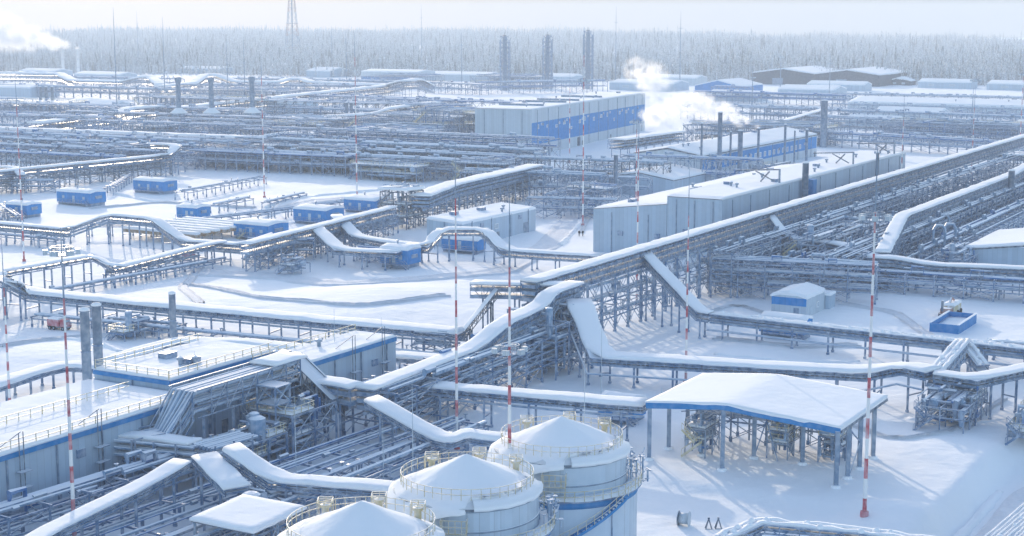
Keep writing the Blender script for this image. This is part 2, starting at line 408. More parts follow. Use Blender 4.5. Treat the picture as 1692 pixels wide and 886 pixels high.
def slab(mb, c00, c10, c11, c01, t, n=(8, 8), m=0, seed=0.0, amp=.12, ridge=None, over=.3, edge=.35):
    """snow blanket over a quad; ridge = (i-fraction, lift) for a gable along c00->c01"""
    C = [Vector(c) for c in (c00, c10, c11, c01)]
    cen = sum(C, Vector()) / 4; nx, ny = n
    us = [0, .015] + [i / nx for i in range(1, nx)] + [.985, 1]; vs = [0, .015] + [i / ny for i in range(1, ny)] + [.985, 1]
    o = len(mb.v); q = len(vs)
    for i, a in enumerate(us):
        for j, b in enumerate(vs):
            p = C[0].lerp(C[1], a).lerp(C[3].lerp(C[2], a), b)
            e = 1.0
            if i in (0, len(us) - 1) or j in (0, len(vs) - 1):
                e = edge; dd = Vector((p.x - cen.x, p.y - cen.y, 0)).normalized(); p = p + dd * over * (.6 + .5 * noise.noise((p.x * .7, p.y * .7, seed)))
            if ridge: rf, lift = ridge; p.z += lift * (a / rf if a < rf else (1 - a) / (1 - rf))
            p.z += t * e + amp * noise.noise((p.x * .25, p.y * .25, seed)) * e + .5 * amp * noise.noise((p.x * .9, p.y * .9, seed)) * e
            mb.v.append(tuple(p))
    for i in range(len(us) - 1):
        for j in range(q - 1):
            mb.f.append([o + i * q + j, o + (i + 1) * q + j, o + (i + 1) * q + j + 1, o + i * q + j + 1]); mb.m.append(m)
    # underside skirt
    per = [(i, 0) for i in range(len(us))] + [(len(us) - 1, j) for j in range(1, q)] + [(i, q - 1) for i in range(len(us) - 2, -1, -1)] + [(0, j) for j in range(q - 2, 0, -1)]
    k = len(mb.v)
    for i, j in per:
        x, y, z = mb.v[o + i * q + j]; mb.v.append((x + (cen.x - x) * .01, y + (cen.y - y) * .01, z - t * edge - .15))
    for a in range(len(per)):
        b = (a + 1) % len(per)
        mb.f.append([o + per[a][0] * q + per[a][1], k + a, k + b, o + per[b][0] * q + per[b][1]]); mb.m.append(m)
    mb.f.append([k + a for a in range(len(per))][::-1]); mb.m.append(m)
def rail(mb, pts, h=1.1, step=1.5, w=.06, m=0):
    pts = [Vector(p) for p in pts]
    for a, b in zip(pts, pts[1:]):
        for z in (h, h * .5): mb.beam(a + Vector((0, 0, z)), b + Vector((0, 0, z)), w, w, m)
    for q, d in walk(pts, step): mb.beam(q, q + Vector((0, 0, h)), w * 1.2, w * 1.2, m)
def stair(mb, a, b, w=1.0, m=0):
    a = Vector(a); b = Vector(b); d = b - a; n = Vector((d.y, -d.x, 0)).normalized() * (w / 2)
    for s in (-1, 1):
        mb.beam(a + n * s, b + n * s, .1, .3, m)
        mb.beam(a + n * s + Vector((0, 0, 1)), b + n * s + Vector((0, 0, 1)), .06, .06, m)
        k = max(2, int(d.length / 1.4))
        for i in range(k + 1): q = a.lerp(b, i / k) + n * s; mb.beam(q, q + Vector((0, 0, 1)), .06, .06, m)
    k = max(2, int(abs(d.z) / .25))
    for i in range(1, k): q = a.lerp(b, i / k); mb.beam(q - n, q + n, .25, .05, m)
def building(label, u0, u1, v0, v1, h, name='plant_building', cat='building', wall='wall', roof='flat', lift=0.0, snow=.5, trim=None, band=None, windows=(), z0=-.6,
             n=(10, 6), group=None, doors=(), rails=(), fit=0, seed=1.0, over=.3):
    """block on the plant grid; roof 'u' = ridge along u, 'v' = ridge along v, 'flat', 'mono' (higher towards +v)"""
    c = W((u0 + u1) / 2, (v0 + v1) / 2); root = thing(name, label, cat, c, group)
    w = MB(); hz = [h] * 4          # heights at (u0v0),(u1v0),(u1v1),(u0v1)
    if roof == 'mono': hz = [h, h, h + lift, h + lift]
    q = [W(u0, v0), W(u1, v0), W(u1, v1), W(u0, v1)]
    lo = [Vector((p.x, p.y, z0)) for p in q]; hi = [Vector((p.x, p.y, z)) for p, z in zip(q, hz)]
    w.add(lo + hi, [(0, 1, 5, 4), (1, 2, 6, 5), (2, 3, 7, 6), (3, 0, 4, 7)])
    if roof == 'u':
        r0 = (hi[0] + hi[3]) / 2 + Vector((0, 0, lift)); r1 = (hi[1] + hi[2]) / 2 + Vector((0, 0, lift))
        w.add([hi[0], hi[3], r0, hi[1], hi[2], r1], [(0, 2, 1), (3, 4, 5)])
    if roof == 'v':
        r0 = (hi[0] + hi[1]) / 2 + Vector((0, 0, lift)); r1 = (hi[3] + hi[2]) / 2 + Vector((0, 0, lift))
        w.add([hi[0], hi[1], r0, hi[3], hi[2], r1], [(0, 1, 2), (3, 5, 4)])
    w.build('wall', M[wall], root)
    s = MB()
    if roof == 'u': slab(s, hi[0], hi[3], hi[2], hi[1], snow, n, seed=seed, ridge=(.5, lift), over=over)
    elif roof == 'v': slab(s, hi[0], hi[1], hi[2], hi[3], snow, n, seed=seed, ridge=(.5, lift), over=over)
    else: slab(s, *hi, snow, n, seed=seed, over=over)
    s.build('snow_roof', M['snow'], root, False)
    if trim:
        t = MB(); tr, mt = trim
        for i in range(4):
            a, b = hi[i].copy(), hi[(i + 1) % 4].copy()
            if (roof == 'u' and i in (1, 3)) or (roof == 'v' and i in (0, 2)):
                md = (a + b) / 2 + Vector((0, 0, lift)); segs = [(a, md), (md, b)]
            else: segs = [(a, b)]
            for p1, p2 in segs:
                o = (p1 + p2) / 2 - c; o.z = 0; dd = p2 - p1; nn = Vector((dd.y, -dd.x, 0)).normalized()
                if nn.dot(o) < 0: nn = -nn
                nn = nn * .14
                t.beam(p1 + nn - Vector((0, 0, tr / 2)), p2 + nn - Vector((0, 0, tr / 2)), .18, tr)
        t.build('eave_trim', M[mt], root)
    def face(side, s0, s1, za, zb, out=.06, th=.1):   # rectangle on one wall
        m_ = MB()
        if side == 'v1': m_.ubox(u0 + s0, u0 + s1, v1 + out - th, v1 + out, za, zb)
        elif side == 'v0': m_.ubox(u0 + s0, u0 + s1, v0 - out, v0 - out + th, za, zb)
        elif side == 'u0': m_.ubox(u0 - out, u0 - out + th, v0 + s0, v0 + s1, za, zb)
        else: m_.ubox(u1 + out - th, u1 + out, v0 + s0, v0 + s1, za, zb)
        return m_
    for side, s0, s1, za, zb, mt in (band or []): face(side, s0, s1, za, zb).build('colour_band', M[mt], root)
    for side, s0, s1, za, zb in windows:
        fr = face(side, s0, s1, za, zb, .1, .1).build('window', M['white'], root)
        face(side, s0 + .15, s1 - .15, za + .15, zb - .15, .112, .1).build('pane', M['glass'], fr)
    for side, s0, s1, za, zb, mt in doors: face(side, s0, s1, za, zb, .1, .14).build('door', M[mt], root)
    if fit:
        rn = random.Random(int(abs(u0 * 7 + v0)) + 3); Lu, Lv = u1 - u0, v1 - v0
        for i in range(fit):
            su = Lu * (i + .5) / fit + rn.uniform(-1, 1)
            face('v1', su, su + .22, -.3, h - .5, .2, .18).build('downpipe', M['grey'], root)
            if i % 2 == 0: su2 = su + Lu / fit * .45; face('v1', su2, su2 + 1.4, h * .62, h * .62 + 1.1, .3, .28).build('wall_vent', M['steel'], root)
            if i % 3 == 1: su3 = su + Lu / fit * .3; face('v1', su3, su3 + 1.3, -.3, 2.1, .12, .15).build('service_door', M['dark'], root)
        for i in range(max(1, fit // 4)):
            sv = Lv * (i + .5) / max(1, fit // 4)
            face('u0', sv, sv + .22, -.3, h - .5, .2, .18).build('downpipe', M['grey'], root); face('u0', min(Lv - 2, sv + 2), min(Lv - .6, sv + 3.4), h * .4, h * .4 + 1.2, .35, .33).build('wall_vent', M['steel'], root)
        for i in range(fit):
            a, b = rn.uniform(.06, .94), rn.uniform(.15, .85); p = W(u0 + Lu * a, v0 + Lv * b); zt = h + snow + lift * (1 - abs(2 * (b if roof == 'u' else a) - 1) if roof in 'uv' else (b if roof == 'mono' else 0)); t = MB()
            if i % 3: t.lathe(Vector((p.x, p.y, zt - .5)), [(.3, 0), (.3, 1.2), (.55, 1.25), (.55, 1.6), (.05, 1.8)], 8); t.build('roof_vent', M['grey'], root)
            else: t.ubox(u0 + Lu * a - 1.2, u0 + Lu * a + 1.2, v0 + Lv * b - .8, v0 + Lv * b + .8, zt - .5, zt + .8); t.build('roof_unit', M['steel'], root)
    for side, s0, s1 in rails:
        t = MB()
        a, b = {'v1': (W(u0 + s0, v1 - .3, h + snow * .5), W(u0 + s1, v1 - .3, h + snow * .5)), 'v0': (W(u0 + s0, v0 + .3, h + snow * .5), W(u0 + s1, v0 + .3, h + snow * .5)),
                'u0': (W(u0 + .3, v0 + s0, h + snow * .5), W(u0 + .3, v0 + s1, h + snow * .5)), 'mid': (W(u0 + s0, (v0 + v1) / 2, h + lift + snow * .7), W(u0 + s1, (v0 + v1) / 2, h + lift + snow * .7))}[side]
        rail(t, [a, b], 1.2, 2.0, .09); t.build('roof_railing', M['yellow'], root)
    return root
def box_cabin(label, p, lu, lv, h, wall='blue', name='equipment_cabin', cat='cabin', group='blue block cabins on the plant', plinth=1.0, roof='u', lift=.5, door=True, sign=False):
    u, v = UV(p); root = thing(name, label, cat, (p.x, p.y, 0), group)
    b = MB(); b.ubox(u - lu / 2 + .3, u + lu / 2 - .3, v - lv / 2 + .3, v + lv / 2 - .3, -.5, plinth); b.build('plinth', M['grey'], root)
    b = MB(); b.ubox(u - lu / 2, u + lu / 2, v - lv / 2, v + lv / 2, plinth, plinth + h)
    q = [W(u - lu / 2, v - lv / 2, plinth + h), W(u + lu / 2, v - lv / 2, plinth + h), W(u + lu / 2, v + lv / 2, plinth + h), W(u - lu / 2, v + lv / 2, plinth + h)]
    L_ = Vector((0, 0, lift))
    b.add([q[0], q[3], (q[0] + q[3]) / 2 + L_, q[1], q[2], (q[1] + q[2]) / 2 + L_], [(0, 2, 1), (3, 4, 5)]) if roof == 'u' else b.add([q[0], q[1], (q[0] + q[1]) / 2 + L_, q[3], q[2], (q[3] + q[2]) / 2 + L_], [(0, 1, 2), (3, 5, 4)])
    b.build('wall', M[wall], root)
    s = MB()
    if roof == 'u': slab(s, q[0], q[3], q[2], q[1], .45, (6, 6), seed=u, ridge=(.5, lift), over=.25)
    else: slab(s, q[0], q[1], q[2], q[3], .45, (6, 6), seed=u, ridge=(.5, lift), over=.25)
    s.build('snow_roof', M['snow'], root, True)
    if h > 2.7:
        for a in ((-.3, .3) if lv > 9 else (.25,)):
            d = MB(); d.ubox(u - lu / 2 - .08, u - lu / 2 + .02, v + lv * a - .5, v + lv * a + .5, plinth + 1.2, plinth + 2.1); d.build('window', M['glass'], root)
        d = MB(); d.ubox(u - lu * .2, u + lu * .2, v + lv / 2 - .02, v + lv / 2 + .25, plinth + 1.4, plinth + 2.3); d.build('vent_grille', M['grey'], root)
        d = MB(); q_ = W(u + lu * .2, v - lv * .2); d.lathe(Vector((q_.x, q_.y, plinth + h)), [(.2, 0), (.2, 1.3), (.38, 1.35), (.38, 1.6), (.03, 1.75)], 8); d.build('flue', M['grey'], root)
    if door:
        d = MB(); d.ubox(u - lu / 2 - .05, u - lu / 2 + .02, v - .5, v + .5, plinth + .1, plinth + 2.2); dd = d.build('door', M['lightwall'], root)
        d = MB(); d.ubox(u - lu / 2 - .1, u - lu / 2 - .04, v + .3, v + .36, plinth + 1, plinth + 1.25); d.build('handle', M['dark'], dd)
        d = MB(); d.ubox(u - lu / 2 - 1.4, u - lu / 2 - .06, v - lv * .4, v + lv * .4, plinth - .12, plinth); rail(d, [W(u - lu / 2 - 1.35, v - lv * .4, plinth), W(u - lu / 2 - 1.35, v + lv * .4, plinth)], 1.1, 1.2, .08)
        stair(d, W(u - lu / 2 - .7, v + lv * .4, plinth), W(u - lu / 2 - .7, v + lv * .4 + plinth * 1.3, -.1)); d.build('landing', M['steel'], root)
    return root
def mast(label, p, h, r=.32, plat=None, band=None, lamp=6, far=False, group='red and white lightning masts with floodlights', rod=8.0):
    root = thing('floodlight_mast', label, 'mast', (p.x, p.y, 0), group); g = gz(p.x, p.y) - .3
    hs = h - rod; band = band or hs / 15.0; n = 6 if far else 10
    s = MB(); r *= .68 if not far else .95; k = int(math.ceil(hs / band)); prof = []; ms = []
    for i in range(k + 1):
        z = min(hs, i * band) + (g if i == 0 else 0); prof.append((r * (1 - .6 * z / hs), z)); ms.append(1 if i % 2 == 0 else 0)
    s.lathe(Vector((p.x, p.y, 0)), prof, n, ms=ms)
    s.build('shaft', [M['grey' if far else 'white'], M['grey' if far else 'red']], root, not far)
    s = MB(); s.tube([(p.x, p.y, hs - .3), (p.x, p.y, hs + rod)], [r * .42, r * .14], 5); s.build('lightning_rod', M['grey'], root)
    if not far:
        s = MB(); s.lathe(Vector((p.x, p.y, g)), [(r * 1.9, 0), (r * 1.9, .9), (r * 1.1, .95)], 10); s.build('base_flange', M['red'], root)
    if plat:
        s = MB(); s.lathe(Vector((p.x, p.y, plat)), [(r * .7, -.1), (1.15, -.1), (1.15, 0), (r * .7, 0)], 12)
        if not far: rail(s, [(p.x + 1.1 * math.cos(a), p.y + 1.1 * math.sin(a), plat) for a in [i * math.pi / 6 for i in range(13)]], .9, .6, .06)
        pf = s.build('lamp_platform', M['grey'], root)
        for i in range(lamp):
            a = i * 2 * math.pi / lamp + .3; d = Vector((math.cos(a), math.sin(a), 0)); c = p + d * 1.75
            t = MB(); t.box(Vector((c.x, c.y, 0)), d, Vector((-d.y, d.x, 0)), .5, .75, plat + .05, plat + .6); t.beam((p.x + d.x, p.y + d.y, plat), (c.x, c.y, plat + .1), .1); t.build('floodlight', M['lightwall'], pf)
    return root
def rod(label, p, h, r=.09, group='thin grey lightning rods'):
    root = thing('lightning_rod', label, 'lightning rod', (p.x, p.y, 0), group)
    s = MB(); s.tube([(p.x, p.y, -.5), (p.x, p.y, h * .6), (p.x, p.y, h)], [r, r * .7, r * .2], 6); s.build('pole', M['lightwall'], root)
    s = MB(); s.lathe(Vector((p.x, p.y, -.4)), [(.3, 0), (.3, .7), (.1, .8)], 8); s.build('base', M['grey'], root)
    return root
def stack(label, p, h, r, m='grey', name='exhaust_stack', cat='exhaust stack', cap=None, group=None, zb=0, snowcap=True):
    root = thing(name, label, cat, (p.x, p.y, 0), group); c = Vector((p.x, p.y, 0))
    s = MB(); s.lathe(c, [(r, zb - .5), (r, h - .2), (r * 1.03, h - .2), (r * 1.03, h), (r * .85, h), (r * .85, h - 1)], 16); s.build('pipe', M[m], root, True)
    s = MB()
    for z in (zb + (h - zb) * .3, zb + (h - zb) * .62): s.lathe(c, [(r * 1.02, z - .12), (r * 1.1, z - .12), (r * 1.1, z + .12), (r * 1.02, z + .12)], 16)
    s.build('flange', M['steel'], root)
    if snowcap:
        s = MB(); s.lathe(c, [(r * 1.05, h - .05), (r * 1.15, h + .12), (r * .8, h + .35), (.02, h + .45)], 12); s.build('snow_cap', M['snow'], root, True)
    if cap == 'hood':
        s = MB(); s.lathe(c, [(r * 1.0, h - 1.5), (r * 1.7, h - .3), (r * 1.7, h + .1), (r * 1.0, h + .1)], 14); s.build('cowl', M[m], root)
    return root
def vessel(mb, c, r, L_, ax, n=10, m=0):
    c = Vector(c); ax = Vector(ax); k = [(-.5 * L_ - r * .35, .05), (-.5 * L_ - r * .22, r * .65), (-.5 * L_, r), (.5 * L_, r), (.5 * L_ + r * .22, r * .65), (.5 * L_ + r * .35, .05)]
    mb.tube([c + ax * t for t, _ in k], [q for _, q in k], n, m)
def process_unit(label, u, v, lu, lv, levels, seed, name='process_unit', group='open steel process frames packed with pipework', far=False, npipe=26, nves=3, stairs=True, yell=.35, bay=5.0, cat='process frame', steel='steel'):
    rnd = random.Random(seed); root = thing(name, label, cat, W(u, v), group)
    f = MB(); nu = max(1, round(lu / bay)); nv = max(1, round(lv / bay)); top = levels[-1]
    us = [u - lu / 2 + lu * i / nu for i in range(nu + 1)]; vs = [v - lv / 2 + lv * i / nv for i in range(nv + 1)]
    for a in us:
        for b in vs: f.beam(W(a, b, -.5), W(a, b, top), .3 if bay > 4 else .17)
    for z in levels:
        for a in us: f.beam(W(a, vs[0], z), W(a, vs[-1], z), .2 if bay > 4 else .12, .26 if bay > 4 else .14)
        for b in vs: f.beam(W(us[0], b, z - .01), W(us[-1], b, z - .01), .18 if bay > 4 else .11, .24 if bay > 4 else .13)
    for b in (vs[0], vs[-1]):
        for i in range(nu):
            if rnd.random() < (.6 if bay > 4 else .15):
                for z0, z1 in zip([0] + levels[:-1], levels): f.beam(W(us[i], b, z0), W(us[i + 1], b, z1), .12); f.beam(W(us[i + 1], b, z0), W(us[i], b, z1), .12)
    f.build('steel_frame', M[steel], root)
    for z in levels:
        i0 = rnd.randint(0, nu - 1); i1 = rnd.randint(i0 + 1, nu); p = MB()
        p.ubox(us[i0], us[i1], vs[0], vs[-1], z + .16, z + .24)
        pl = p.build('platform', M['dark'], root)
        p = MB(); slab(p, W(us[i0], vs[0], z + .24), W(us[i1], vs[0], z + .24), W(us[i1], vs[-1], z + .24), W(us[i0], vs[-1], z + .24), .18, (4, 4), seed=seed, amp=.15, over=-.3); p.build('snow', M['snow'], pl, True)
        p = MB(); rail(p, [W(us[i0], vs[0], z + .2), W(us[i1], vs[0], z + .2), W(us[i1], vs[-1], z + .2), W(us[i0], vs[-1], z + .2), W(us[i0], vs[0], z + .2)], 1.1, 1.6, .08 if not far else .12)
        p.build('handrail', M['yellow' if rnd.random() < yell else steel], root)
    zs = [0] + levels
    for k in range(nves):
        z = rnd.choice(zs[:-1]); t = MB(); r = rnd.uniform(.6, 1.2)
        if rnd.random() < .5: vessel(t, W(rnd.uniform(us[0] + 2, us[-1] - 2), rnd.uniform(vs[0] + 1, vs[-1] - 1), z + r + .6), r, min(lu * .4, rnd.uniform(3, 6)), AX)
        else: vessel(t, W(rnd.uniform(us[0] + 1, us[-1] - 1), rnd.uniform(vs[0] + 1, vs[-1] - 1), z + 3.2), r, rnd.uniform(3, 5), (0, 0, 1))
        t.build('vessel', M['pipe'], root)
    for k in range(npipe):
        t = MB(); r = rnd.uniform(.08, .3); a = rnd.uniform(us[0], us[-1]); b = rnd.uniform(vs[0], vs[-1]); z = rnd.choice(zs) + rnd.uniform(.4, 2.2)
        pt = [W(a, b, z)]; mode = rnd.choice('uvz')
        for _ in range(rnd.randint(2, 4)):
            if mode == 'u': a = rnd.uniform(us[0], us[-1])
            elif mode == 'v': b = rnd.uniform(vs[0], vs[-1])
            else: z = rnd.choice(zs) + rnd.uniform(.3, 2.2)
            pt.append(W(a, b, z)); mode = rnd.choice([c for c in 'uvz' if c != mode])
        t.tube(pt, r, 5); t.build('pipe', M['bluepipe' if rnd.random() < .15 else rnd.choice(['pipe', 'pipe', 'steel', 'grey'])], root)
    if stairs:
        t = MB(); zz = [0] + levels
        for i in range(len(zz) - 1):
            x0 = us[0] - .8; y0, y1 = (vs[0], vs[0] + min(lv, (zz[i + 1] - zz[i]) * 1.2)); y0, y1 = (y0, y1) if i % 2 == 0 else (y1, y0)
            stair(t, W(x0, y0, zz[i]), W(x0, y1, zz[i + 1]), .9)
        t.build('stair', M['yellow' if rnd.random() < yell else steel], root)
    return root
# ------------------------------------------------------------------ ground, road, forest
for px, py, rr, hh, s in [(650, 790, 9, 1.6, 1.3), (600, 520, 40, 1.6, 1.0), (300, 500, 34, 1.3, 1.2), (690, 485, 30, 1.0, 1.4), (820, 232, 16, 2.2, 1), (855, 236, 12, 2, 1), (470, 226, 22, 5, 1), (1560, 735, 14, .5, 1),
                          (110, 590, 26, 1.2, 1.2), (150, 172, 30, 5, 1), (745, 118, 60, 7, 1.5), (235, 112, 60, 8, 1.5), (1180, 128, 70, 4, 1.5), (470, 335, 24, 1.2, 1.0), (1290, 455, 12, .7, 1), (1500, 620, 12, .6, 1), (1200, 585, 14, .6, 1), (1470, 855, 8, .9, 1)]:
    c = at(px, py); MOUNDS.append((c.x, c.y, rr, hh, s))
def make_ground():
    ys = [70]
    while ys[-1] < 7200: ys.append(ys[-1] + max(1.2, ys[-1] * .0068))
    xs = [(-1 + 2 * i / 480) for i in range(481)]; xs = [x * (.36 + .5 * abs(x) ** 3) for x in xs]
    v = []; f = []; n = len(xs)
    for y in ys:
        for x in xs: X = x * (y + 60); v.append((X, y, gz(X, y)))
    for i in range(len(ys) - 1):
        for j in range(n - 1): f.append((i * n + j, i * n + j + 1, (i + 1) * n + j + 1, (i + 1) * n + j))
    me = bpy.data.meshes.new('snow_ground'); me.from_pydata(v, [], f); me.materials.append(M['ground'])
    me.polygons.foreach_set('use_smooth', [True] * len(f)); o = bpy.data.objects.new('snow_ground', me); COL.objects.link(o); tag(o, kind='structure', label='snow covered ground of the plant')
make_ground()
def road(name, pts, w, label):
    p = resample(pts, 2.0, 1); mb = MB(); k = 9
    for i, q in enumerate(p):
        d = p[min(i + 1, len(p) - 1)] - p[max(i - 1, 0)]; nn = Vector((d.y, -d.x, 0)).normalized()
        for j in range(k):
            o = -w / 2 + w * j / (k - 1); a = q + nn * o; rut = -.12 if j in (2, 3, 5, 6) else (.22 if j in (1, 7) else .02)
            edge = -.75 if j in (0, k - 1) else 0
            mb.v.append((a.x, a.y, gz(a.x, a.y) + .2 + rut + edge + (.18 * noise.noise((a.x * .3, a.y * .3, 0)) if j in (1, 7) else 0)))
    for i in range(len(p) - 1):
        for j in range(k - 1): mb.f.append([i * k + j, i * k + j + 1, (i + 1) * k + j + 1, (i + 1) * k + j]); mb.m.append(0)
    # outer skirts down into the snow
    o = mb.build(name, M['road'], None, True); tag(o, label, kind='structure'); return o
road('snow_road', [W(-110, 92), W(-80, 91), W(-55, 90.5), W(-38, 96), W(-20, 110)], 11, 'packed snow road beside the raised pad')
road('snow_road', [at(330, 452), at(450, 458), at(560, 470), at(700, 462), at(830, 450), at(905, 405), at(940, 372), at(965, 340)], 9, 'packed snow road across the open yard')
road('snow_path', [at(420, 356), at(560, 330), at(640, 322)], 6, 'tracks by the blue cabins')
def bank(pts, w, h, seed):
    p = resample(pts, 1.2, 1); mb = MB()
    mod = [(.8 + .5 * noise.noise((q.x * .2, q.y * .2, seed)) + .2 * noise.noise((q.x * .9, q.y * .9, seed)), max(.1, .7 + .9 * noise.noise((q.x * .13, q.y * .13, seed)) + .35 * noise.noise((q.x * .8, q.y * .8, seed)))) for q in p]
    p = [Vector((q.x, q.y, gz(q.x, q.y) - .1)) for q in p]
    mb.sweep(p, [(-w / 2, -.3), (-w * .36, .35 * h), (-w * .14, .9 * h), (w * .08, h), (w * .3, .5 * h), (w / 2, -.3)], 0, mod)
    o = mb.build('snow_bank', M['snow'], None, True); tag(o, 'ploughed snow bank beside a track', kind='structure')
for i, (pp, w_, h_) in enumerate([([W(-112, 99), W(-80, 98), W(-55, 97.5), W(-40, 102)], 3, .9), ([W(-108, 85.2), W(-84, 84.8), W(-55, 84.5)], 2.4, .6), 
    ([at(925, 405), at(958, 372), at(978, 345)], 3, .9), ([at(1180, 530), at(1260, 545), at(1400, 552)], 2.5, .5), ([at(1180, 590), at(1300, 598), at(1420, 596)], 3, .6), ([at(30, 560), at(130, 568), at(200, 590)], 3, .8), ([at(440, 345), at(540, 322), at(640, 314)], 2.6, .8), ([at(410, 372), at(470, 350), at(560, 340)], 2.6, .7),
    ([at(1500, 690), at(1580, 700), at(1660, 690)], 3, .5), ([at(180, 318), at(240, 330), at(330, 338)], 3, .8), ([at(480, 395), at(540, 402), at(600, 425)], 2.4, .6), ([at(560, 770), at(620, 760), at(700, 752)], 4, 1.0)]): bank(pp, w_, h_, i * 1.7)
for pp, w_ in (([at(1400, 700), at(1480, 730), at(1560, 720), at(1660, 660)], 1.2), ([at(1180, 560), at(1300, 575), at(1420, 570)], 2.6), ([at(1390, 505), at(1480, 520), at(1540, 560)], 2.6), ([at(0, 580), at(90, 566), at(200, 560), at(280, 545)], 3.0), ([at(960, 385), at(985, 340), at(992, 312)], 1.4),
    ([at(310, 470), at(420, 500), at(600, 520), at(740, 500)], 2.6), ([at(330, 445), at(300, 480), at(330, 510)], 2.6), ([at(150, 345), at(260, 335), at(420, 345)], 3), ([at(1150, 520), at(1220, 505), at(1280, 525)], 1.2)): road('snow_path', pp, w_, 'trodden track in the snow')
# frosted forest on the rise behind the plant
def tree_mesh(rnd, h, wd_, lay, mb, base=(0, 0, 0), n=5, trunk=True):
    bx, by, bz = base; o = len(mb.v)
    if trunk: mb.tube([(bx, by, bz - .8), (bx, by, bz + h * .9)], [h * .014, h * .004], 3, 1, False)
    for i in range(lay):
        t = i / lay; z0 = bz + h * (.12 + .8 * t) + rnd.uniform(-.02, .02) * h; r = wd_ * (1 - t) ** .75 * rnd.uniform(.65, 1.2) + .25; hh = h / lay * rnd.uniform(1.1, 1.7); a0 = rnd.uniform(0, 6.28); k = len(mb.v)
        tilt = rnd.uniform(-.12, .12) * r
        mb.v.append((bx + tilt, by + tilt, z0 + hh))
        for j in range(n):
            a = a0 + 6.283 * j / n; q = r * rnd.uniform(.45, 1.25); mb.v.append((bx + q * math.cos(a), by + q * math.sin(a), z0 - rnd.uniform(0, .06) * h))
        for j in range(n): mb.f.append([k, k + 1 + j, k + 1 + (j + 1) % n]); mb.m.append(0)
rt = random.Random(5)
TV = []
for i in range(10):
    mb = MB(); tree_mesh(rt, 1.0 * 16, rt.uniform(1.0, 2.3), rt.randint(6, 8), mb, n=5); TV.append((np.array(mb.v, np.float32), [tuple(f) for f in mb.f], mb.m))
def edge_y(x): return 1770 - .35 * (x + 580)
def forest():
    V = []; F = []; Mi = []; o = 0; pos = []
    rnd = random.Random(8)
    for row in range(150):
        dy = row * 5.0 + row * row * .085; y_sp = 5.0 if row < 22 else 8.5
        x = -1150.0
        while x < 1050:
            x += rnd.uniform(.5, 1.5) * y_sp
            y = edge_y(x) + 8 + dy + rnd.uniform(-4, 4)
            if abs(x) > y * .47: continue
            pos.append((x, y))
    for x, y in pos:
        v, f, m = TV[rnd.randrange(10)]; s = rnd.uniform(.55, 1.25) * (1.0 + .5 * noise.noise((x * .011, y * .011, 0)) + .3 * noise.noise((x * .04, y * .04, 3)) + .5 * noise.noise((x * .0045, y * .0045, 6))); a = rnd.uniform(0, 6.28); sw = s * rnd.uniform(.8, 1.25)
        if rnd.random() < .1: s *= 1.3; sw *= .7
        c, d = math.cos(a) * sw, math.sin(a) * sw
        w = np.empty_like(v); w[:, 0] = v[:, 0] * c - v[:, 1] * d + x; w[:, 1] = v[:, 0] * d + v[:, 1] * c + y; w[:, 2] = v[:, 2] * s + gz(x, y)
        V.append(w); F += [tuple(i + o for i in q) for q in f]; Mi += m if rnd.random() > .17 else [1] * len(m); o += len(v)
    V = np.concatenate(V); me = bpy.data.meshes.new('forest'); me.from_pydata(V.tolist(), [], F)
    me.materials.append(M['tree']); me.materials.append(M['bark']); me.polygons.foreach_set('material_index', Mi); me.update()
    ob = bpy.data.objects.new('forest', me); COL.objects.link(ob); tag(ob, 'pale frosted forest stretching along the horizon', 'forest', kind='stuff')
    print('trees', len(pos), len(F))
forest()
protos = []
for i in range(6):
    r_ = thing('frosted_tree', 'slender frost whitened tree at the front edge of the far forest', 'tree', (0, 0, 0), 'trees along the front edge of the forest'); mb = MB(); tree_mesh(rt, 15, rt.uniform(1.2, 2.2), 8, mb, n=6, trunk=False); mb.build('crown', M['tree'], r_)
    mb = MB(); mb.tube([(0, 0, -.8), (0, 0, 13)], [.22, .05], 4); mb.build('trunk', M['bark'], r_); protos.append(r_)
rnd = random.Random(12)
for i in range(110):
    x = -640 + 1120 * i / 110 + rnd.uniform(-4, 4); y = edge_y(x) - rnd.uniform(0, 9); p = (x, y, gz(x, y))
    if i < 6: protos[i].location = p; WL[protos[i]] = Vector(p)
    else: r_ = dup(protos[i % 6], p, None, rnd.uniform(0, 6.28)); r_.scale = (1, 1, rnd.uniform(.7, 1.15))
# ------------------------------------------------------------------ buildings
building('long grey hall in the near left corner with blue eave line and yellow roof railings', -178, -103.2, -33, -13.5, 8.5, 'industrial_hall', 'hall', roof='flat', trim=(.6, 'bluetrim'), snow=.45, n=(30, 8),
         rails=[('v1', 2, 72), ('mid', 0, 72)], doors=[('v1', 8, 12, -.3, 3.6, 'grey'), ('v1', 40, 43, -.3, 3, 'grey')], fit=10, seed=2, over=.12)
building('grey hall behind the pipe bridge with short end wall and blue eave', -102.8, -79, -33, -18.5, 10, 'industrial_hall', 'hall', trim=(.6, 'bluetrim'), snow=.4, n=(12, 8), rails=[('v1', 0, 23), ('u0', 0, 14), ('v0', 0, 23)], fit=4, seed=3, over=.12)
building('grey hall with blue eave whose end stands beside the open white yard', -85.6, -59, -18.2, -10.4, 9.4, 'industrial_hall', 'hall', trim=(.65, 'bluetrim'), snow=.4, n=(12, 6), rails=[('v0', 0, 26)], fit=4, seed=4, over=.12)
building('lower half of the long grey workshop, roof stepping down with yellow railings', 100, 240, -56, -35.1, 10.7, 'workshop', 'workshop', roof='mono', lift=2.4, snow=.6, n=(40, 8), rails=[('v1', 4, 138)], fit=9, seed=5, over=.2, wall='wall')
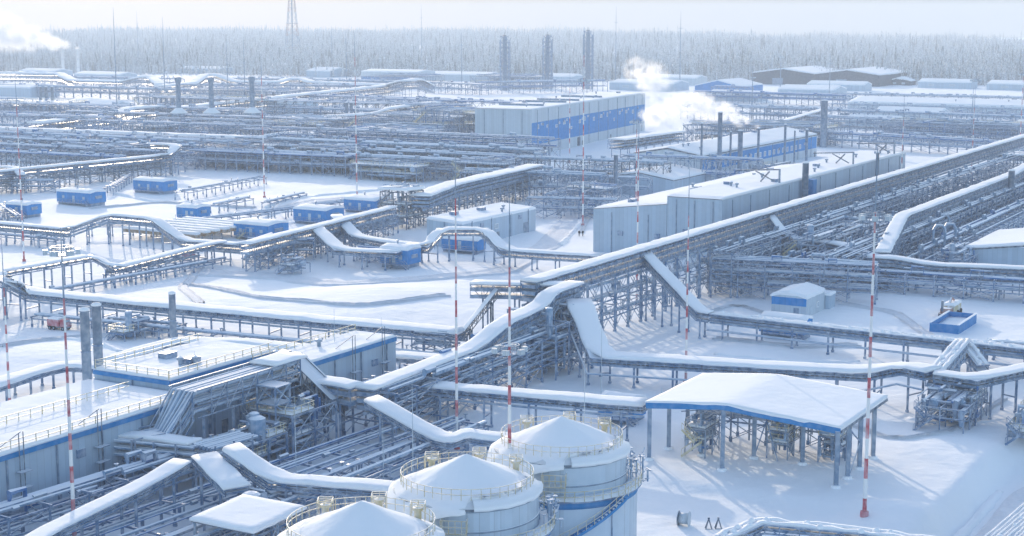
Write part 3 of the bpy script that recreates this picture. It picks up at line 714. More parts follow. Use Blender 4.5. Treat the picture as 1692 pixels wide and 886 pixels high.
building('tallest half of the long grey workshop beside the main cable gallery', 100, 260, -35, -20, 15.1, 'workshop', 'workshop', snow=.6, n=(40, 8), fit=12, seed=6, over=.25)
# big power hall, turned a little off the grid
_sv = (AX, BX, ORG)
pc = at(878, 258); AX = Vector((math.cos(R(68)), math.sin(R(68)), 0)); BX = Vector((AX.y, -AX.x, 0)); ORG = Vector((pc.x, pc.y, 0))
wl_ = []
_r = random.Random(3)
for i in range(15):
    u = 8 + i * 10.5 + _r.uniform(-1.5, 1.5); z = _r.choice((8.6, 10.6, 11.4))
    wl_.append(('v1', u, u + _r.uniform(1.8, 3.6), z, z + _r.uniform(1.2, 2)))
    if i % 3 != 1: wl_.append(('v1', u + 4.4, u + 6.2, z + 1.4, z + 2.4))
building('huge pale grey power hall with a bright blue window band, largest building of the plant', 0, 168, -27, 0, 20.3, 'power_hall', 'hall', 'lightwall', snow=.5, n=(30, 10), band=[('v1', 0.3, 167, 4.6, 14.4, 'blue')], windows=wl_, doors=[('v1', 14, 18, 0, 4, 'darkwall'), ('v1', 60, 64, 0, 4, 'darkwall')], fit=12, seed=7, over=.15)
for i, uu in enumerate((22, 52, 70, 104)):
    t = MB(); t.ubox(uu, uu + 1, -24.5, -3, 20.6, 21.7); o = t.build('roof_duct', M['grey']); tag(o, ['duct across the near end of the power hall roof', 'second duct across the power hall roof counted from its near end', 'third duct across the power hall roof, near its middle', 'duct across the far end of the power hall roof'][i], 'roof duct', 'low ducts lying across the power hall roof')
AX, BX, ORG = _sv
# blue banded hall and its low neighbour
pa = at(1160, 258, 9.5); ua, va = UV(pa)
wl_ = [('v1', 6 + i * 5.2, 8.4 + i * 5.2, 4.6, 6.6) for i in range(20)]
building('long hall with bright blue wall and white windows behind the row of slim stacks', ua, ua + 128, va - 28, va, 9.5, 'process_hall', 'hall', 'lightwall', 'u', 2.4, .6, n=(10, 30), trim=(.4, 'dark'), band=[('v1', .2, 127, 3.6, 8.6, 'blue')], windows=wl_, fit=8, seed=8, over=.3)
pa = at(1000, 318, 0); ub, vb = UV(pa)
building('low grey gable shed in front of the blue banded hall', ub, ub + 30, vb, vb + 26, 5.6, 'low_shed', 'shed', 'wall', 'u', 2.0, .6, n=(10, 10), trim=(.3, 'dark'), seed=9, over=.4)
for i, (a, b) in enumerate([(6, 14), (14, 18), (10, 20)]):
    c = W(ub + a, vb + b, 0); t = MB(); t.lathe(Vector((c.x, c.y, 6.2)), [(.35, 0), (.35, 2.2 - i * .5), (.6, 2.3 - i * .5), (.6, 2.7 - i * .5), (.05, 2.9 - i * .5)], 8); o = t.build('roof_vent', M['dark']); tag(o, ['tallest dark vent on the roof of the low grey shed', 'middle sized dark vent on the roof of the low grey shed', 'shortest dark vent on the roof of the low grey shed'][i], 'roof vent', 'vents on the low shed roof')
pa = at(763, 366, 7); uc, vc = UV(pa)
building('plain grey building with broad white roof left of the two walking people', uc, uc + 40, vc - 11, vc, 7, 'storage_building', 'building', 'wall', 'mono', -.8, .6, n=(16, 8), doors=[('v1', 33, 35.5, 0, 3, 'grey')], windows=[('v1', 8 + 9 * i, 10 + 9 * i, 3, 4.4) for i in range(5)][:2], fit=4, seed=10, over=.4)
pa = at(1592, 411, 6); ud, vd = UV(pa)
building('grey hall with sagging white roof at the right edge', ud, ud + 34, vd, vd + 34, 6, 'pump_hall', 'hall', 'wall', 'u', 2.2, .7, n=(12, 12), trim=(.35, 'dark'), fit=4, seed=11, over=.5)
pa = at(1274, 521, 0); ue, ve = UV(pa)
building('small white and blue hut with thick snow roof on the right yard', ue, ue + 11, ve, ve + 7.5, 4.1, 'service_hut', 'hut', 'lightwall', 'u', 1.0, .55, n=(8, 8), band=[('u0', .05, 7.45, 2.4, 4.0, 'blue')], doors=[('u0', 4.8, 5.9, -.3, 2.0, 'grey'), ('v1', 2, 3.2, -.3, 2.1, 'lightwall')], windows=[('v1', 6, 7.4, 1.3, 2.5)], seed=12, over=.45)
building('grey annex with its own small snow roof behind the white and blue hut', ue + 11.3, ue + 15, ve + 3, ve + 8.5, 3.2, 'hut_annex', 'hut', 'wall', snow=.4, n=(6, 6), seed=12.5, over=.3)
pa = at(1400, 186, 0); uf, vf = UV(pa)
building('very long low hall under a flat white roof below the forest, right side', uf, uf + 42, vf, vf + 190, 6.5, 'long_store', 'hall', 'lightwall', 'v', 2.5, .9, n=(10, 40), windows=[('u0', 8 + 12 * i, 12 + 12 * i, 2.6, 4.2) for i in range(15)], fit=10, seed=13, over=.5)
pa = at(1242, 139, 0); ug, vg = UV(pa)
for i in range(2):
    building(['dark brown warehouse bay with white gable roof near the forest, left bay', 'dark brown warehouse bay with white gable roof near the forest, right bay'][i], ug, ug + 90, vg + 60 * i, vg + 59.8 + 60 * i, 10, 'warehouse', 'warehouse', 'darkwall', 'u', 4.0, 1.2, n=(10, 10), seed=14 + i, over=.5, group='paired dark warehouse bays by the forest', doors=[('u0', 20, 30, 0, 6, 'grey')])
pa = at(1468, 141, 0); uh, vh = UV(pa); building('tiny dark house with white roof alone at the forest edge', uh, uh + 16, vh, vh + 20, 4, 'small_house', 'house', 'darkwall', 'u', 3, .9, n=(6, 6), seed=16, windows=[('u0', 4, 7, 1.2, 2.8), ('u0', 12, 15, 1.2, 2.8)])
pa = at(1148, 152, 0); ui, vi = UV(pa); building('far hall with blue gable end behind the white steam', ui, ui + 50, vi, vi + 40, 5, 'far_hall', 'hall', 'blue', 'u', 4.5, .9, n=(8, 8), seed=17)
pa = at(1285, 158, 0); uj, vj = UV(pa); building('low far shed with white roof in front of the dark warehouses', uj, uj + 30, vj, vj + 46, 5, 'far_hall', 'hall', 'wall', 'v', 2.5, .9, n=(8, 8), seed=18)
pa = at(605, 134, 0); uk, vk = UV(pa); building('far long hall with a blue lower wall left of the three tall columns', uk, uk + 30, vk - 6, vk + 60, 9, 'far_hall', 'hall', 'lightwall', 'v', 1.5, .9, n=(8, 12), band=[('u0', .3, 65, 1.0, 4.6, 'blue'), ], seed=19)
pa = at(545, 128, 0); ul, vl = UV(pa); building('far snow roofed shed beside the far blue based hall', ul, ul + 36, vl - 30, vl, 6, 'far_hall', 'hall', 'wall', 'v', 3, 1.0, n=(8, 8), seed=20)
pa = at(440, 118, 0); um, vm = UV(pa); building('far white roofed store below the lattice radio tower', um, um + 40, vm, vm + 60, 6, 'far_hall', 'hall', 'wall', 'v', 2, 1.0, n=(8, 8), seed=21)
pa = at(930, 138, 0); un, vn = UV(pa); building('far low shed between the two right hand tall columns', un, un + 24, vn - 24, vn + 10, 6, 'far_hall', 'hall', 'wall', 'v', 2, .9, n=(8, 8), seed=22)
pa = at(20, 160, 0); uo_, vo_ = UV(pa); building('far pale shed at the left edge beside three dark pipes', uo_, uo_ + 30, vo_ - 20, vo_ + 20, 7, 'far_hall', 'hall', 'wall', 'v', 2, 1.0, n=(8, 8), seed=23)
for i, (px, py, lu, lv, h_, m_, lab) in enumerate([
    (1690, 150, 30, 60, 5, 'wall', 'far low store at the right edge under the forest'), (1560, 146, 22, 46, 5, 'wall', 'far low store between the tiny house and the right edge'), (1060, 150, 30, 60, 6, 'wall', 'far low store behind the ragged steam'), (1100, 140, 26, 60, 6, 'lightwall', 'far pale store at the forest foot above the steam'),
    (740, 134, 30, 90, 6, 'lightwall', 'far broad white roof left of the left tall column'), (250, 118, 30, 70, 6, 'wall', 'far white roof beside the smoking chimneys'), (330, 122, 26, 60, 5, 'wall', 'far white roof behind the left heater chimney'), (160, 134, 24, 60, 6, 'wall', 'far shed in front of the smoking chimneys'), (60, 128, 26, 50, 6, 'wall', 'far shed at the upper left edge'),
    (1380, 150, 20, 50, 5, 'wall', 'far low grey walled shed beside the dark warehouses'), (1210, 168, 20, 40, 5, 'wall', 'far shed right of the blue gable hall'), (1500, 200, 16, 40, 5, 'lightwall', 'pale shed inside the upper right rack field'), (1440, 212, 12, 30, 4, 'lightwall', 'small pale shed inside the upper right rack field'), (1620, 190, 14, 40, 5, 'wall', 'grey shed inside the upper right rack field'),
    (150, 186, 16, 40, 5, 'lightwall', 'white roofed shed right of the three dark pipes'), (470, 186, 16, 30, 6, 'wall', 'grey shed right of the fired heaters'), (20, 190, 14, 30, 4, 'lightwall', 'pale shed left of the three dark pipes')]):
    p_ = at(px, py); a_, b_ = UV(p_); building(lab, a_, a_ + lu, b_ - lv / 2, b_ + lv / 2, h_, 'far_hall', 'hall', m_, 'v', 2, 1.0, n=(6, 6), seed=40 + i, windows=[('u0', lv * .2, lv * .3, h_ * .4, h_ * .7), ('u0', lv * .6, lv * .7, h_ * .4, h_ * .7)])
# blue block cabins
for lab, px, py, lu, lv, h in [
    ('blue cabin with side porch, left of the two upper left cabins', 135, 338, 7, 15, 3.4), ('blue cabin with sagging snow roof below the stepped gallery', 257, 318, 7, 14, 3.4),
    ('small blue cabin by the snowy cooler rows', 320, 364, 6, 8, 3.2), ('blue cabin nearest the humped gallery, front of three in a row', 432, 394, 9, 12, 3.4),
    ('middle one of the three blue cabins in a row', 527, 368, 9, 12, 3.4), ('farthest of the three blue cabins in a row', 608, 350, 9, 12, 3.2),
    ('dark blue cabin at the end of the short snow ramp', 662, 440, 6, 8, 3.6), ('blue box cabin under the raised gallery crossing', 766, 417, 4, 11, 2.6),
    ('blue container cabin behind the pipe row on the right yard', 1298, 556, 4.5, 9, 2.6), ('small blue frame cabin at the left edge', 40, 358, 6, 9, 3.0),
    ('blue cabin in shade at the end of the right ribbon gallery', 1028, 695, 4, 6, 2.4), ('far blue cabin among the racks at upper right', 1512, 226, 6, 10, 3.2)]:
    box_cabin(lab, at(px, py), lu, lv, h, roof='v' if lv > lu else 'u')
# ------------------------------------------------------------------ galleries (plant grid metres)
gallery('longest straight cable gallery, high main line running to the far right', [W(-26, -4.5, 14.1), W(430, -6.2, 14.1)], 3.4, 3.6, .6, 5.9, 3, 2.0, [(-1.2, -4.4, .25), (.8, -4.4, .32)], True, col=.42)
gallery('main gallery lower run stepping down past the left hall', [W(-19.5, 1.6, 13.5), W(-29.5, 1.6, 13.3), W(-33, 1.6, 11.4), W(-45.5, 1.7, 10.7), W(-55, 1.7, 8.2), W(-86, 2.5, 7.9)], 3.4, 3.0, .6, 6, 3, 2.0, [(0, -3.6, .3)], True, col=.36)
gallery('short wavy gallery joining the lower run to the lattice bridge end', [W(-85.5, 1, 8.0), W(-85.5, -4, 8.2), W(-85.8, -9, 8.0), W(-87, -11.5, 8.9)], 3.6, 2.6, .6, 5, 2)
gallery('short high crossing gallery above the white yard with a stair at its end', [at(781, 467, 12.9), at(870, 469, 13.2), at(957, 470, 13.4)], 3.2, 2.6, .6, 6, 2)
gallery('steep dark stair gallery rising from the long ribbon to the high crossing', [at(764, 547, 5.2), at(820, 477, 12.4)], 1.5, 1.6, .12, 6, 0, 1.2, steel='dark', cat='stair gallery')
gallery('snowy ramp gallery falling from the main line to the lumpy tray row', [W(21, -4, 13.3), W(12.5, 7.8, 8.0), W(8.3, 13.8, 5.0), W(8.1, 16, 4.9)], 2.6, 1.8, .5, 7, 2)
gallery('lumpy snow covered cable trays on a single post row across the right yard', [W(8.1, 16.2, 4.9), W(6.5, 45, 4.9), W(5, 75, 4.9), W(4, 98, 4.9)], 2.8, 1.1, .16, 7, 2, 1.8, [(1.9, -2.9, .16), (-.6, -1.7, .2), (.7, -1.7, .26), (2.6, -2.9, .1)], strips=3)
gallery('broad white ramp dropping towards the viewer and turning right as a ribbon', [W(-26, 5.5, 11.6), W(-37, 15.3, 5.0), W(-35, 22, 4.9), W(-30, 42, 4.9), W(-26, 57, 4.9), W(-26, 63, 6.6), W(-28, 68, 6.6)], 4.2, 1.3, .75, 6.5, 2, 1.6, [(2.6, -2.6, .18), (-1, -1.6, .2)], teeth=1.5)
gallery('ribbon gallery bending up to the right edge beyond the big canopy', [W(-28.3, 68.5, 6.5), W(-29, 74.3, 6.4), W(-17, 80, 6.6), W(2, 90, 6.6)], 3.0, 1.3, .5, 6, 2, teeth=1.4)
gallery('steep lattice gallery climbing behind the right ribbon', [W(-28, 68, 6.4), at(1590, 562, 8.0)], 2.6, 2.4, .2, 9, 2, steel='pipe', strips=3)
gallery('short descending lattice arm to the right of the steep lattice gallery', [at(1592, 560, 8.0), at(1625, 603, 5.0)], 2.4, 2.0, .2, 9, 1, strips=2)
gallery('low snowy tray spur on the right edge beside the blue pit tank', [at(1560, 600, 3.2), at(1640, 562, 3.2), at(1700, 566, 3.2), at(1780, 572, 3.2)], 2.6, .9, .2, 7, 1, strips=2)
gallery('gallery dropping from the main line then waving along to the right edge', [W(90, -3, 13.0), W(90, 1.2, 8.3), W(89, 15, 7.9), W(79, 25, 7.0), W(80, 30, 7.0), W(81, 38, 6.0), W(86, 58, 6.0), W(89, 76, 6.0)], 3.6, 2.6, .65, 6, 3, 2.0, [(0, -3.3, .3), (1.1, -3.3, .2)])
gallery('second long straight gallery right of the main line, ending in a steep white ramp', [W(82, 26.5, 7.7), W(122, 19, 11.3), W(243, 18.7, 11.3), W(262, 20, 13.2), W(330, 20, 13.2)], 3.4, 3.4, .6, 6, 3, 2.0, [(0, -4.2, .3)], True)
gallery('cross gallery linking the two long lines at the far right', [at(1603, 254, 10), at(1740, 258, 10)], 3.0, 2.0, .5, 8, 2, far=True)
gallery('straight white ribbon gallery from the main line to the big canopy', [at(705, 636, 6.0), at(860, 650, 6.0), at(1000, 663, 6.0), at(1068, 667, 6.2)], 3.4, 1.1, .75, 7, 2, 1.6, [(1, -1.7, .2)], teeth=1.5)
gallery('thick white ramp from the main line to the tank tops behind the yellow stairs', [at(614, 660, 8), at(722, 722, 4.6), at(748, 727, 4.5), at(770, 717, 5.2), at(800, 722, 4.8), at(862, 726, 4.8)], 3.0, .9, .75, 7, 1, 1.6)
gallery('thick white ramp from the pipe knot to the middle tank', [at(383, 741, 8), at(455, 791, 5.6), at(530, 797, 5.5), at(672, 808, 5.6)], 3.0, 1.0, .8, 7, 1, 1.6, [(1, -1.6, .15)])
gallery('short wide white ramp from the pipe knot to the small flat canopy', [at(338, 752, 7.2), at(392, 806, 5.6)], 3.4, .9, .38, 6, 1, 1.6)
gallery('white ramp bending left from the pipe knot along the grey hall', [at(300, 762, 7.0), at(240, 798, 6), at(150, 842, 5.6), at(70, 880, 5.6), at(20, 920, 5.6)], 2.6, .9, .38, 7, 1, 1.6)
gallery('longest low white ribbon across the left of the open yard', [at(-60, 436, 9.5), at(4, 457, 9.2), at(42, 481, 5.2), at(150, 492, 5), at(280, 505, 5), at(400, 516, 5), at(560, 531, 5), at(766, 549, 5)], 4.6, 1.0, .85, 6.5, 1, 1.6, [(1.5, -1.7, .2), (-1, -1.7, .25)], teeth=1.3)
gallery('low white ribbon curving past the two tall grey stacks', [at(-20, 640, 3.2), at(68, 611, 3.2), at(112, 602, 3.2), at(215, 609, 3.2)], 3.6, .8, .7, 6, 1, 1.6)
gallery('low white ribbon bending round the single slim stack behind the halls', [at(176, 598, 3.2), at(284, 565, 4.6), at(312, 562, 5), at(430, 569, 5), at(560, 580, 5), at(748, 594, 5)], 3.6, .8, .75, 6, 1, 1.6)
gallery('white topped gallery with a dark ridge end at the far left of the yard', [W(-50, -131.5, 6.6), W(-4, -131.6, 6.4), W(-2.6, -126, 3.8), W(28, -127, 5), W(36, -127, 5)], 2.8, 1.3, .55, 6, 1)
gallery('left humped road crossing gallery with a flat raised middle', [W(36, -250, 4.5), W(37, -181, 4.5), W(43, -172, 8.3), W(43, -156, 8.3), W(36, -139.5, 4.5), W(36.5, -121, 4.6), W(42, -116, 6.9)], 3.0, 1.6, .55, 6, 2, 2.0, [(0, -2.2, .3)])
gallery('straight white topped gallery rising past the three blue cabins', [at(404, 403, 7.2), at(648, 342, 7.6)], 3.0, 2.6, .55, 6, 2, 2.0, [(0, -3.1, .3)], True)
gallery('short white ramp that ends at the dark blue cabin', [at(524, 377, 7), at(562, 412, 4.2), at(650, 416, 4.2), at(688, 403, 4.8)], 3.6, 1.2, .6, 6, 1)
gallery('right humped road crossing gallery above the blue box cabin', [at(556, 356, 7.5), at(590, 390, 4.7), at(640, 399, 4.6), at(705, 406, 4.6), at(727, 378, 8.1), at(801, 378, 8.1), at(835, 412, 4.6), at(900, 417, 4.6), at(992, 422, 4.7)], 3.2, 1.7, .6, 6, 2)
gallery('broad white roofed gallery left of the plain grey building', [at(694, 324, 9.5), at(745, 304, 10.3), at(885, 273, 10.5)], 6.5, 3.2, .6, 6, 3, 2.5, [(-2, -4, .3), (1, -4, .4)])
gallery('mid distance gallery in front of the power hall with snow along its top', [W(262, -250, 9), W(268, -163, 9)], 5, 3.2, .8, 6, 3, 3)
gallery('left mid distance gallery stepping up to a small flat roof', [W(90, -297, 7.6), W(192, -290, 7.8), at(280, 254, 8.8), at(292, 240, 11.2), at(252, 238, 11.2)], 3.6, 2.0, .8, 7, 2, 3)
gallery('long left gallery in front of the three fired heaters', [W(258, -500, 8), W(266, -440, 8), W(279, -312, 8), W(280, -300, 10.5), W(282, -285, 10.5), W(283, -275, 8), W(286, -240, 8)], 6, 3.4, 1.2, 7, 2, 3, far=True)
gallery('small bent white gallery stub at the left edge', [at(-30, 276, 8), at(22, 276, 8), at(36, 289, 6.5)], 3, 1.5, .8, 7, 1, 3, far=True)
gallery('far gallery dropping one step behind the three dark pipes', [at(-40, 120, 12), at(98, 122, 12), at(119, 133, 8), at(205, 135, 8), at(235, 128, 12), at(250, 128, 12), at(266, 140, 8)], 9, 7, 1.9, 12, 2, 5, far=True)
gallery('far diagonal gallery with a hump beside the fired heaters', [at(56, 204, 9), at(194, 188, 9), at(212, 180, 11), at(262, 176, 11), at(285, 180, 9), at(420, 165, 9), at(640, 142, 9), at(668, 134, 14), at(692, 132, 14), at(712, 142, 9)], 8, 6, 1.7, 12, 2, 4, far=True)
gallery('far gallery with two gentle humps on the left below the forest', [at(262, 143, 8), at(318, 138, 8), at(340, 124, 13), at(356, 124, 13), at(388, 135, 8), at(462, 136, 8), at(476, 131, 10), at(500, 131, 10), at(512, 136, 8), at(640, 141, 8)], 9, 6, 1.9, 14, 2, 5, far=True)
gallery('far stepped gallery running towards the power hall', [at(535, 193, 8), at(618, 189, 8), at(640, 180, 11), at(662, 177, 11), at(765, 164, 11)], 6, 5, 1.4, 10, 2, 4, far=True)
gallery('short far gallery below the far stepped gallery', [at(535, 196, 6.5), at(628, 196, 6.5), at(645, 186, 9), at(655, 186, 9)], 5, 3, 1.1, 10, 2, 4, far=True)
gallery('wide snow roofed gallery left of the blue banded hall', [at(1018, 231, 10), at(1120, 217, 10)], 8, 4, .8, 8, 3, 3, far=True)
gallery('far roofed gallery slanting down behind the lattice poles at upper right', [at(1262, 205, 9), at(1300, 198, 9), at(1362, 180, 9)], 4, 4, .5, 9, 2, 4, far=True)
gallery('low cable tray with lumpy snow along the bottom edge', [at(1180, 892, 4.6), at(1250, 862, 4.6), at(1262, 861, 4.6), at(1420, 876, 4.6), at(1560, 896, 4.6)], 2.2, 1.2, .2, 6, 1, strips=2)
gallery('dark grated cable tray slanting up at the lower right corner', [at(1600, 960, 5), at(1672, 894, 5), at(1790, 788, 5)], 6.0, 1.0, .1, 7, 2, 1.2, strips=12, steel='dark')
# ------------------------------------------------------------------ pipe racks
rack('two level pipe run inside the legs of the main line', W(-24, -4.5), W(66, -4.6), 2.6, [3.1, 6.6], 6, 4, 1, col=.22, brace=False)
rack('crowded pipe rack under the lower main run', W(-84, 2), W(-23, 1), 9, [2.8, 5.0, 7.2], 5.5, 7, 2, bluef=.25)
rack('tall crowded rack hugging the right side of the main line', W(50, .5), W(330, .5), 5, [4, 7, 9.8], 6, 6, 3)
rack('lower crowded rack between the two long straight galleries', W(62, 9.5), W(330, 9.5), 8, [3.2, 6.2], 6, 8, 4)
rack('crowded rack below the second long straight gallery', W(66, 20), W(330, 19), 8, [3.5, 6, 8], 6, 7, 5)
rack('pipe rack on the viewer side of the second long gallery', W(86, 31), W(250, 30), 8, [2.6, 5.2], 6, 7, 6)
rack('low cross rack under the waving right gallery', W(73, 22), W(80, 84), 5, [2.4, 4.6], 6, 5, 7, bluef=.4)
rack('short cross rack at the near end of the tall crowded rack', W(52, -2), W(60, 32), 6, [3, 5.6, 8], 5.5, 6, 8, bluef=.3)
rack('low broad pipe field between grey hall and tanks', W(-160, 3), W(-74, 8), 9, [2.0], 6, 9, 9, loops=False, brace=False)
rack('second low pipe field beside the white tank ramps', W(-150, 15), W(-80, 17), 5, [1.8, 3.4], 6, 5, 10, loops=False)
rack('pipe rack along the wall of the near left hall', W(-168, -9), W(-92, -4), 5, [2.2, 4.2], 6, 5, 11, bluef=.3)
rack('low pipe row below the longest white ribbon', W(-47, -104), W(-39, -12), 3, [2.0], 6, 3, 12, brace=False, loops=False)
rack('low pipe row in front of the left humped crossing', W(30, -220), W(31, -178), 3, [2.4], 6, 3, 13, brace=False, loops=False)
rack('low pipe row beside the dark ridge end gallery', W(-26, -124), W(30, -121), 3, [1.8], 6, 3, 14, brace=False, loops=False)
rack('crowded rack under the white topped gallery by the blue cabins', W(30, -113), W(101, -121), 5, [2.4, 4.4], 6, 5, 15)
rack('dark crowded rack below the broad white roofed gallery', W(110, -126), W(212, -136), 10, [3, 6], 6, 7, 16, steel='dark')
rack('near rack of the crowded middle band', W(228, -296), W(236, -165), 9, [3.6, 7.2], 6, 7, 17, rmax=.55)
rack('rear rack of the crowded middle band', W(252, -300), W(258, -160), 9, [3.6, 7, 10.2], 6, 7, 18, rmax=.55)
rack('front rack of the left middle band', W(205, -400), W(212, -292), 9, [3.4, 6.8], 6, 6, 19, rmax=.5)
rack('rack under the left mid distance gallery', W(96, -297), W(196, -291), 6, [3, 5.2], 6, 5, 20, steel='dark')
rack('rear rack under the long left gallery', W(255, -480), W(272, -300), 12, [3, 5.5, 7.5], 8, 6, 21, far=True)
rack('low bare pipe rack rising behind the blue cabins', W(62, -175), W(150, -160), 5, [2.6], 7, 4, 22, brace=False, loops=False)
for i_, (x0, y0, x1, y1, w_, lv, lab) in enumerate([
    (60, 398, 118, 392, 3, [2.2], 'low pipe row under the left end of the left humped crossing'), (355, 352, 412, 340, 3, [2.4], 'short low table rack right of the small blue cabin'), (150, 392, 252, 392, 3, [3.4], 'big pipe carried between the legs of the left humped crossing'),
    (0, 318, 95, 318, 5, [2, 4], 'low rack left of the upper left blue cabins'), (180, 322, 215, 300, 3, [2.4], 'short rack between the two upper left blue cabins'), (300, 330, 430, 305, 5, [2.6], 'low rack sloping away right of the upper left blue cabins'), (440, 345, 500, 330, 3, [2], 'short low rack in front of the middle band'),
    (180, 470, 330, 440, 3, [2.2], 'low pipe row crossing the yard below the dark ridge end'), (410, 430, 520, 430, 4, [2.5, 5], 'rack legs below the white gallery by the front blue cabin'), (590, 432, 640, 436, 3, [2, 3.4], 'low rack left of the dark blue cabin'), (0, 350, 30, 372, 3, [2.4], 'short low rack at the left edge by the blue frame cabin'),
    (690, 590, 745, 596, 4, [2.5, 4.5], 'rack behind the end wall of the hall by the yard'), (180, 545, 300, 556, 3, [2.2], 'low pipe row behind the two tall grey stacks'), (910, 350, 985, 330, 4, [3, 5.5], 'open rack beside the plain grey building'), (1165, 470, 1290, 452, 4, [3, 6], 'rack end stepping down beside the white and blue hut')]):
    rack(lab, at(x0, y0), at(x1, y1), w_, lv, 5.5, 4, 300 + i_, brace=len(lv) > 1, loops=False)
rack('pipe rack across the passage right of the broad gallery', W(150, -104), W(158, -78), 5, [3, 6], 6, 5, 23)
rack('open rack behind the passage, before the power hall', W(205, -128), W(212, -92), 6, [4, 7], 6, 5, 24)
for i, (x0, y0, x1, y1, lv, lab) in enumerate([
    (1345, 240, 1700, 262, [3, 6], 'nearest rack of the upper right rack field'), (1330, 218, 1700, 236, [3, 6, 8], 'second nearest rack of the upper right rack field'),
    (1250, 198, 1700, 216, [3.5, 7], 'middle rack of the upper right rack field'), (1370, 190, 1700, 201, [3.5, 7], 'farthest rack of the upper right rack field'),
    (440, 200, 770, 214, [4, 8], 'far rack left of the power hall'), (500, 178, 770, 186, [4, 8], 'farthest rack left of the power hall'),
    (0, 192, 260, 202, [4, 7], 'far rack at the upper left edge'), (0, 158, 330, 168, [4, 8], 'far hazy rack at the upper left'), (300, 158, 600, 160, [4, 8], 'far hazy rack behind the fired heaters'),
    (1130, 196, 1340, 204, [4, 8], 'far rack just behind the white steam'),     (1390, 172, 1700, 180, [4, 7], 'far rack in front of the very long low hall'), (1150, 168, 1400, 176, [4, 7], 'far rack between steam and the long low hall'), (1180, 158, 1240, 160, [4, 7], 'short far rack behind the steam'), (0, 140, 300, 146, [4, 8], 'faint rack behind the three dark pipes'), (380, 146, 660, 152, [4, 8], 'faint rack below the far blue based hall'), (700, 152, 800, 158, [4, 8], 'far rack left of the tall columns'), (790, 156, 1000, 152, [5, 9], 'far rack at the feet of the tall columns')]):
    rack(lab, at(x0, y0), at(x1, y1), 9, lv, 9, 5, 30 + i, far=True, rmax=.6, col=.5)
for i, (u0_, v0_, u1_, v1_, w_, lv, lab) in enumerate([
    (242, -300, 248, -165, 7, [3.5, 6.5], 'rack squeezed between the near and rear racks of the middle band'), (220, -300, 226, -225, 7, [3, 5.5], 'short front rack of the crowded middle band, left half'),
    (275, -300, 280, -165, 9, [4, 7.5, 10], 'tall rack right behind the mid distance gallery'), (292, -330, 298, -190, 9, [4, 8], 'second rack behind the mid distance gallery'),
    (222, -410, 230, -300, 8, [3, 6], 'second front rack of the left middle band'), (238, -440, 246, -300, 9, [3.5, 6.5], 'third front rack of the left middle band'),
    (176, -380, 183, -300, 8, [3, 5.5], 'lowest front rack of the left middle band'), (300, -440, 310, -330, 9, [4, 8], 'rack in front of the fired heaters legs'),
    (188, -150, 194, -100, 7, [3.5, 7], 'rack crossing behind the broad white roofed gallery'), (226, -150, 232, -95, 8, [4, 8], 'rack crossing just before the power hall foot'),
    (250, -120, 256, -70, 7, [4, 8], 'rack between power hall and the low grey shed'), (330, -420, 340, -320, 10, [4, 8], 'rack just behind the fired heaters'),
    (350, -500, 362, -330, 10, [4, 8], 'long rack beyond the fired heaters'), (300, -600, 320, -440, 12, [4, 8], 'long rack left of the fired heaters'), (390, -620, 410, -420, 12, [4, 8], 'long rack below the far diagonal gallery'),
    (470, -560, 482, -330, 12, [4, 9], 'long rack above the far diagonal gallery'), (520, -420, 530, -250, 12, [4, 9], 'rack left of the far stepped gallery end')]):
    rack(lab, W(u0_, v0_), W(u1_, v1_), w_, [z * 1.3 for z in lv], 5 if u0_ < 300 else 7, 6, 200 + i, far=u0_ > 260, steel='dark' if i % 3 == 0 else 'steel', col=.34, rmax=.45)
